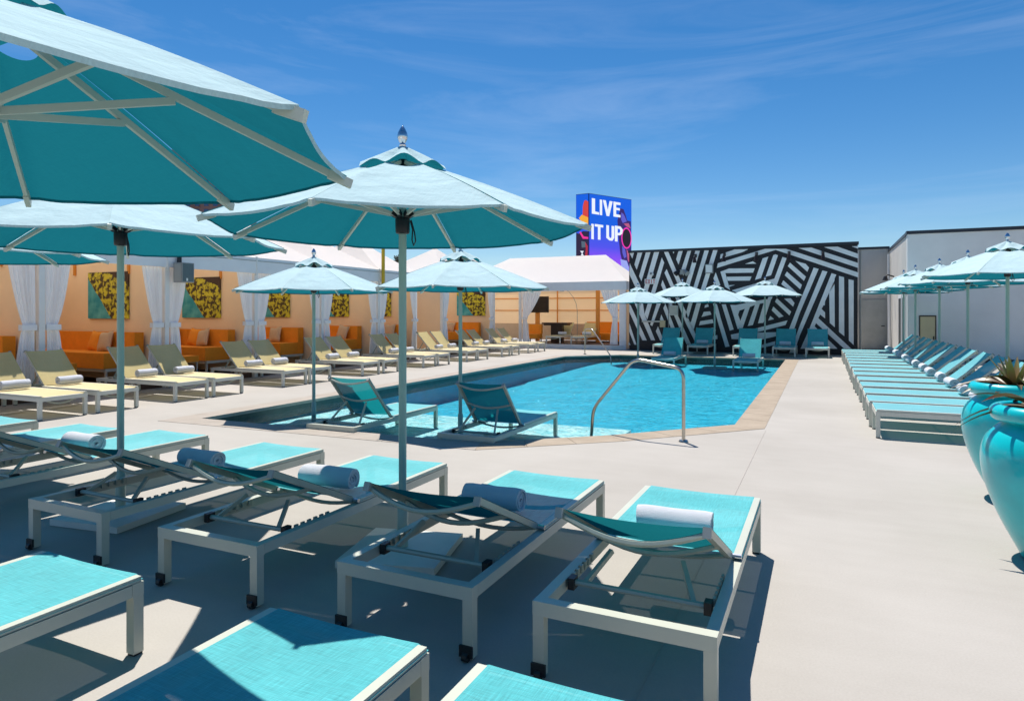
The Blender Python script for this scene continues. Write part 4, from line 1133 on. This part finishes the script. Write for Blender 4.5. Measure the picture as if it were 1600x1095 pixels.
def on_lounger(o, y, z, rz_extra, label, group, x=0):
    """put a towel across lounger o at local y"""
    th = o.rotation_euler.z; c_, s_ = math.cos(th), math.sin(th)
    p = o.location
    towel((p.x + c_ * x - s_ * y, p.y + s_ * x + c_ * y, p.z + z), th + rz_extra, label, group)

# --- foreground teal loungers, foot to the pool
GF = 'teal loungers in the foreground rows'
P1 = make_lounger('x', GF, M['teal_mesh'], M['frame'], W=.78, L=2.04, hinge=1.15, ang=25, back_m=M['teal_back'])
used = [False]
front = [(-.76, 4.70, .0, 'teal lounger nearest the camera on the right, its long shadow on the deck beside it'),
         (-1.84, 4.70, .0, 'teal lounger right of the big centre umbrella pole, seat half in shade'),
         (-3.17, 4.68, .5, 'teal lounger just left of the big centre umbrella base'),
         (-4.47, 4.70, -.3, 'teal lounger right of the left umbrella pole, its back corner over the pale towel'),
         (-5.98, 4.73, .4, 'teal lounger left of the left umbrella pole, under the half sunlit towel'),
         (-7.12, 4.62, 0, 'teal lounger whose foot ends just left of the left umbrella pole'),
         (-8.52, 4.55, .3, 'teal lounger of which only the foot corner shows at the left edge of the photo')]
TG = 'rolled white towels on the teal foreground loungers'
tl = ['rolled towel in shade on the rightmost foreground lounger, only its top showing', 'rolled towel in shade with a lit white end, right of the big centre umbrella pole',
      'rolled towel with a sunlit end on the lounger just left of the centre umbrella pole', 'rolled towel fully in shade between the left pole and a raised teal back',
      'rolled towel sunlit on top, left of the left umbrella pole', 'rolled towel hidden behind, on the lounger left of the left pole', 'rolled towel on the lounger cut by the left edge']
for i, (x, y, rz, lb_) in enumerate(front):
    o = place(P1, used, (x, y, 0), R(rz), lb_, GF)
    if i < 5: on_lounger(o, -1.02, .365 + .082, 0, tl[i], TG, x=(.02, -.02, .02, .03, 0)[i])
for x, y, lb_ in [(-.715, 2.07, 'teal lounger end cut by the bottom edge, just right of the bottom centre'), (-1.71, 2.09, 'large teal lounger end at the bottom, left of centre, cut by the bottom edge'),
                  (-3.28, 2.08, 'teal lounger end in the bottom left corner of the photo')]:
    place(P1, used, (x, y, 0), R(0), lb_, GF)

# --- loungers standing in the pool
GP = 'teal loungers standing in the near shallow end of the pool'
P2 = make_lounger('x', GP, M['teal_sling'], M['frame'], W=.80, L=2.16, hinge=1.22, ang=48, casters=False)
used = [False]
place(P2, used, (-6.05, 9.20, -.268), R(.5), 'teal lounger with raised back in the pool, left of the centre pole', GP)
place(P2, used, (-4.03, 9.36, -.268), R(.0), 'teal lounger with raised back in the pool, between centre pole and handrail', GP)
GD = 'teal loungers at the far end of the pool'
P3 = make_lounger('x', GD, M['teal_sling'], M['pale_frame'], W=.78, L=2.1, hinge=1.30, ang=52, loop=.04, casters=False, fine=False)
used = [False]
FG = 'rolled towels on the far teal loungers'
for x, lb_, tb_ in [(-4.78, 'left one of two teal loungers standing in water at the far end, facing the camera', 'rolled towel on the left lounger standing in the far water'),
                    (-2.19, 'right one of two teal loungers standing in water at the far end, facing the camera', 'rolled towel on the right lounger standing in the far water')]:
    o = place(P3, used, (x, 21.9, -.268), R(180), lb_, GD)
    on_lounger(o, -1.12, .365 + .085, 0, tb_, FG)
for x, lb_, tb_ in [(-5.57, 'teal lounger on the deck hidden behind the left lounger in the far water', 'rolled towel seen over the back of the left lounger in the far water'),
                    (-4.26, 'teal lounger by the mural between the two far loungers in the water', 'rolled towel in shade on the lounger between the two far water loungers'),
                    (-2.61, 'teal lounger on the deck hidden behind the right lounger in the far water', 'rolled towel seen over the back of the right lounger in the far water'),
                    (-1.25, 'second teal lounger from the right by the mural wall, facing the camera', 'rolled towel on the second lounger from the right by the mural'),
                    (-.16, 'rightmost teal lounger in front of the striped mural, facing the camera', 'rolled towel with a lit end on the rightmost lounger by the mural')]:
    o = place(P3, used, (x, 25.5, 0), R(180), lb_, 'teal loungers on the deck in front of the mural')
    on_lounger(o, -1.12, .365 + .085, 0, tb_, FG)

# --- long right-hand row, heads to the pool house
GR = 'teal loungers in the long row on the right'
P4 = make_lounger('x', GR, M['teal_sling_old'], M['pale_frame'], W=.77, L=2.25, hinge=1.45, ang=42, casters=False, fine=False)
used = [False]
ORD = ['nearest', 'second', 'third', 'fourth', 'fifth', 'sixth', 'seventh', 'eighth', 'ninth', 'tenth', 'eleventh', 'twelfth', 'thirteenth', 'farthest']
for i, y in enumerate([9.98, 10.88, 11.90, 12.97, 14.07, 15.2, 16.3, 17.4, 18.55, 19.7, 20.9, 22.1, 23.3, 24.4]):
    w_ = ORD[i] + ('' if i in (0, 13) else ' from the near end')
    o = place(P4, used, (.60 + random.uniform(-.02, .02), y, 0), R(90 + random.uniform(-1, 1)), 'sunlit teal lounger, ' + w_ + ' in the long row on the right' + (', feet clear of the urns' if i == 0 else ''), GR)
    on_lounger(o, -1.33, .365 + .083, 0, 'rolled white towel on the lounger ' + w_ + ' in the long right row', 'rolled towels along the right row')

# --- pale yellow loungers along the cabanas, heads to the cabanas
GY = 'pale yellow loungers along the cabanas'
P5 = make_lounger('x', GY, M['yellow_sling'], M['pale_frame'], W=.72, L=2.2, hinge=1.40, ang=47, loop=.06, casters=False)
used = [False]
PAIR = ['first', 'second', 'third', 'fourth', 'fifth', 'sixth', 'seventh', 'eighth']
extra = [', in front of the nearest curtains', ', beside the left mint pole', ', below the canvas prints', ', behind the nearer pool umbrella', ', behind the left pool lounger', ', right of the big centre pole', ', behind the second pool umbrella pole', ', last before the corner cabana']
for i, y in enumerate([6.20, 7.06, 8.46, 9.28, 11.07, 11.88, 13.76, 14.63, 16.55, 17.35, 19.12, 19.92, 21.72, 22.57, 24.1, 25.1]):
    nf_ = ('left', 'right')[i % 2] + ' lounger of the ' + PAIR[i // 2] + ' pale yellow pair'
    o = place(P5, used, (-10.43, y, 0), R(-90 + random.uniform(-1.5, 1.5)), nf_ + extra[i // 2], GY)
    on_lounger(o, -1.26, .365 + .083, 0, 'rolled white towel on the ' + nf_, 'rolled towels on the yellow loungers')
for x, lb_, tb_ in [(-10.95 - .45, 'left yellow lounger facing the camera in front of the dark bar table', 'rolled towel on the left yellow lounger that faces the camera'),
                    (-10.05 - .15, 'right yellow lounger facing the camera in the corner cabana', 'rolled towel on the right yellow lounger that faces the camera')]:
    o = place(P5, used, (x + .35, 27.9, .175), R(180), lb_, 'yellow loungers in the corner cabana')
    on_lounger(o, -1.22, .365 + .083, 0, tb_, 'rolled towels on the yellow loungers')

# ================================================================ UMBRELLAS
RIM, APEX, RAD, HOLE_R = 2.225, 2.79, 1.36, .25
def cz(r):     # height of the ribs under the canopy
    t = (r - 0) / RAD
    return APEX - .075 - (APEX - .075 - RIM) * t - .02 * math.sin(math.pi * t) * -1
def make_umbrella():
    u = empty('patio_umbrella'); tag(u, 'x', 'umbrella', 'teal umbrellas around the pool')
    b = MB(); b.box(-.36, .36, -.36, .36, .004, .052); b.build('base_plate', M['plate'], u, bevel=.006)
    b = MB(); b.lathe([(.0, .053), (.040, .053), (.040, .36), (.034, .372), (.0, .372)], 16); b.build('base_tube', M['pole'], u, True)
    b = MB(); b.lathe([(.0285, .373), (.0285, 2.62), (0, 2.62)], 18); b.build('pole', M['pole'], u, True)
    b = MB(); b.lathe([(.029, 2.19), (.048, 2.195), (.052, 2.21), (.054, 2.29), (.048, 2.302), (.029, 2.305)], 18)
    for k in range(8):
        a_ = k * math.pi / 4; b.bar((.05 * math.cos(a_), .05 * math.sin(a_), 2.312), (.085 * math.cos(a_), .085 * math.sin(a_), 2.335), .03, .03)
    b.build('hub', M['black_plastic'], u, True)
    b = MB(); b.tube([(.060, 0, 2.28), (.078, 0, 2.22), (.070, .008, 2.15), (.085, .0, 2.11), (.103, -.006, 2.14), (.092, 0, 2.20), (.066, 0, 2.285)], .005, 6)
    b.build('pull_cord', M['black_plastic'], u, True)
    b = MB(); b.lathe([(.028, 2.60), (.05, 2.61), (.055, 2.66), (.03, 2.70), (.0, 2.70)], 14); b.build('top_notch', M['black_plastic'], u, True)
    b = MB(); b.lathe([(.0, 2.785), (.02, 2.785), (.026, 2.80), (.018, 2.812), (.03, 2.83), (.040, 2.855), (.034, 2.885), (.018, 2.915), (.006, 2.93), (0, 2.935)], 16)
    b.build('finial', M['chrome'], u, True)
    for k in range(8):
        a_ = k * math.pi / 4; cx, sx = math.cos(a_), math.sin(a_)
        p = lambda r, z: (r * cx, r * sx, z)
        b = MB(); b.bar(p(.05, cz(.05) - .024), p(RAD * .99, cz(RAD * .99) - .022), .018, .027)
        rb_ = b.build('rib', M['rib'], u)
        b = MB(); b.bar(p(RAD * .94, cz(RAD * .94) - .028), p(RAD + .022, cz(RAD + .022) - .020), .024, .036); b.build('rib_tip', M['rib'], rb_, bevel=.004)
        b = MB(); b.bar(p(.075, 2.325), p(.66, cz(.66) - .058), .017, .026); b.build('strut', M['rib'], u)
    # canopy: eight gores, slack between the ribs
    def top_z(r, e, th):
        t = r / RAD
        return cz(r) - .002 - .016 * e * math.sin(min(1, t) * math.pi * .55) ** 1.2 + .003 * math.sin(9 * t + th * 5) * e
    b = MB()
    rim = []
    for k in range(8):
        a0, a1 = k * math.pi / 4, (k + 1) * math.pi / 4
        def f(u_, v_, a0=a0, a1=a1, k=k):
            r = (HOLE_R + .115 * math.sin(math.pi * u_)) * (1 - v_) + RAD * v_
            p0 = Vector((math.cos(a0), math.sin(a0))) * r; p1 = Vector((math.cos(a1), math.sin(a1))) * r
            p = p0.lerp(p1, u_); e = math.sin(math.pi * u_)
            if v_ > .75: p *= 1 - .012 * e * ((v_ - .75) / .25) ** 2
            return (p.x, p.y, top_z(r, e, k + u_) + .0035 * v_ * math.sin(u_ * 31 + k * 2) * (1 - e) + .004 * (1 - min(1, abs(u_ - round(u_)) * 9)))
        b.grid(f, 18, 12, flip=True)
        def hem(u_, v_, f=f):
            q = Vector(f(u_, 1)); n_ = Vector((q.x, q.y, 0)).normalized()
            return q - Vector((0, 0, .014)) * v_ - n_ * .006 * v_ if v_ else q
        b.grid(hem, 18, 1, flip=True)
    bmesh.ops.remove_doubles(b.bm, verts=b.bm.verts, dist=.0008)
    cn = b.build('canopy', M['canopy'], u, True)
    # vent cap: pinned at the ribs, billowing up between them
    b = MB()
    for k in range(8):
        a0, a1 = k * math.pi / 4, (k + 1) * math.pi / 4; bil = .050 + .015 * math.sin(k * 2.3)
        def f(u_, v_, a0=a0, a1=a1, k=k, bil=bil):
            r = .015 + (.335 - .015) * v_
            a_ = a0 + (a1 - a0) * u_; e = math.sin(math.pi * u_)
            z = 2.792 - (2.792 - (cz(.335) + .010)) * v_ ** 1.1 + bil * e ** 1.3 * v_ ** 1.5 - .018 * (1 - e) * math.sin(math.pi * v_)
            r *= 1 - .10 * e * v_
            return (r * math.cos(a_), r * math.sin(a_), z)
        b.grid(f, 10, 8, flip=True)
    bmesh.ops.remove_doubles(b.bm, verts=b.bm.verts, dist=.0008)
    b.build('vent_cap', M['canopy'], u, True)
    return u
U = make_umbrella(); used = [False]
GU = 'teal umbrellas around the pool'
for x, y, z, rz, lb_ in [
    (-2.52, 3.66, 0, 14, 'big centre teal umbrella in front of the pool, pole on a white base plate'),
    (-4.97, 3.38, 0, 8, 'teal umbrella on the left whose mint pole crosses the first cabana print'),
    (-7.40, 3.42, 0, 20, 'teal umbrella of which only a corner shows at the left edge, lowest on the left'),
    (-2.38, 1.13, 0, 9, 'closest teal umbrella, its huge canopy filling the top left corner'),
    (-7.665, 8.56, -.268, 22, 'teal umbrella standing in the pool left of the centre pole'),
    (-4.86, 8.55, -.268, 14, 'teal umbrella standing in the pool right of the centre pole'),
    (-6.02, 23.5, -.268, 10, 'leftmost of the four far umbrellas before the mural, standing in water'),
    (-3.25, 22.8, -.268, 0, 'third from the left and nearest of the four far umbrellas, standing in water'),
    (-4.95, 26.2, 0, 20, 'second from the left of the four far umbrellas, half behind its neighbours'),
    (-1.93, 26.2, 0, 30, 'rightmost of the four far umbrellas in front of the mural'),
    (2.80, 13.52, 0, 17, 'nearest umbrella over the right lounger row, beside the turquoise urns'),
    (2.80, 16.85, 0, 9, 'second umbrella from the near end over the right lounger row'),
    (2.60, 19.15, 0, 25, 'third umbrella from the near end over the right lounger row'),
    (2.35, 21.5, 0, 12, 'fourth umbrella from the near end over the right lounger row'),
    (2.30, 23.9, 0, 19, 'farthest umbrella over the right lounger row, by the pool house corner')]:
    o = place(U, used, (x, y, z), R(rz), lb_, GU)
    o.scale = (.90, .90, .967) if y < 5 else (.96, .96, 1)
    if y < 2: o.scale = (.86, .86, .958)

# ================================================================ URNS WITH BROMELIADS
def urn(loc, label, plabel, seed):
    rnd = random.Random(seed)
    u = empty('planter_urn', loc); tag(u, label, 'planter', 'turquoise urns on the right')
    prof = [(0, .004), (.16, .004), (.172, .02), (.190, .06), (.243, .16), (.300, .28), (.348, .41), (.380, .53), (.390, .63), (.384, .72), (.350, .80), (.295, .855), (.268, .875), (.262, .888)]
    def sm(p, it=2):
        for _ in range(it):
            q = [p[0]]
            for a_, b_ in zip(p, p[1:]): q += [(a_[0] * .75 + b_[0] * .25, a_[1] * .75 + b_[1] * .25), (a_[0] * .25 + b_[0] * .75, a_[1] * .25 + b_[1] * .75)]
            p = q + [p[-1]]
        return p
    b = MB(); b.lathe(sm(prof), 64); b.build('body', M['glaze'], u, True)
    rim = [(.262, .889), (.310, .892), (.332, .91), (.341, .94), (.334, .97), (.315, .99), (.292, .998), (.272, .99), (.262, .965), (.258, .86), (.258, .70)]
    b = MB(); b.lathe(sm(rim), 64); b.build('rim', M['glaze'], u, True)
    b = MB(); b.lathe([(.0, .915), (.15, .925), (.257, .90)], 24); b.build('soil', M['soil'], u, True)
    b = MB(); b.lathe([(0, 0), (.15, 0), (.15, .0038), (0, .0038)], 20); b.build('foot_ring', M['black_plastic'], u)
    pl = empty('bromeliad', (loc[0], loc[1], .915)); tag(pl, plabel, 'plant', 'bromeliads in the urns')
    for k in range(30):
        inner = k >= 20
        az = k * 2.399 + rnd.uniform(-.25, .25); el = rnd.uniform(.25, .8) if not inner else rnd.uniform(.95, 1.35)
        Lf = rnd.uniform(.42, .58) if not inner else rnd.uniform(.30, .40); w_ = rnd.uniform(.032, .044) if not inner else .024
        droop = rnd.uniform(.14, .34) if not inner else .04
        b = MB(); tw_ = rnd.uniform(-.6, .6)
        def f(u_, v_):
            t = v_; r = Lf * t * math.cos(el) + .02; z = Lf * t * math.sin(el) - droop * t ** 2.2 + .02
            hw_ = w_ * (1 - t ** 2.6) * (.55 + 1.2 * t * (1 - t) + .25) ; s_ = (u_ - .5) * 2
            a_ = tw_ * t
            dx = s_ * hw_ * math.cos(a_); dz = s_ * hw_ * math.sin(a_) + abs(s_) * hw_ * .45
            return (r * math.cos(az) - dx * math.sin(az), r * math.sin(az) + dx * math.cos(az), z + dz)
        b.grid(f, 4, 10)
        b.build('leaf', M['brom_heart'] if inner else M['brom'], pl, True)
urn((1.345, 5.33, 0), 'nearest large glossy turquoise urn, cut by the right edge of the photo', 'bromeliad in the nearest urn, leaves reaching in from the right edge', 3)
urn((1.50, 6.98, 0), 'turquoise urn standing behind the nearest one, its lip fully seen', 'bronze green bromeliad growing in the farther turquoise urn', 5)

# ================================================================ POOL HANDRAILS
def bend(pts, rad=.12, n=6):
    out = [Vector(pts[0])]
    for i in range(1, len(pts) - 1):
        p0, p1, p2 = Vector(pts[i - 1]), Vector(pts[i]), Vector(pts[i + 1])
        a_ = p1 + (p0 - p1).normalized() * rad; c_ = p1 + (p2 - p1).normalized() * rad
        for k in range(n + 1):
            t = k / n; out.append(a_ * (1 - t) ** 2 + p1 * 2 * t * (1 - t) + c_ * t * t)
    return out + [Vector(pts[-1])]
h = empty('pool_handrail', (-1.556, 8.309, 0)); tag(h, 'bent stainless steel handrail at the near side of the pool', 'handrail', 'steel pool handrails')
b = MB(); b.tube(bend([(0, 0, .0), (0, 0, .90), (-.66, .13, 1.00), (-1.25, .25, .30), (-1.31, .26, -.56)], .13), .022, 14); b.build('tube', M['steel'], h, True)
b = MB(); b.lathe([(.023, .03), (.05, .022), (.06, .005), (.06, .0045)], 18); b.build('floor_flange', M['steel'], h, True)
h = empty('pool_handrail', (-8.2, 24.0, 0)); tag(h, 'bent stainless steel handrail at the far left corner of the pool', 'handrail', 'steel pool handrails')
b = MB(); b.tube(bend([(0, 0, 0), (0, 0, .96), (.38, -.30, .98), (1.32, -1.04, .05), (1.36, -1.07, -.3)], .10), .022, 10); b.build('tube', M['steel'], h, True)
b = MB(); b.lathe([(.023, .03), (.05, .022), (.06, .005), (.06, .0045)], 18); b.build('floor_flange', M['steel'], h, True)
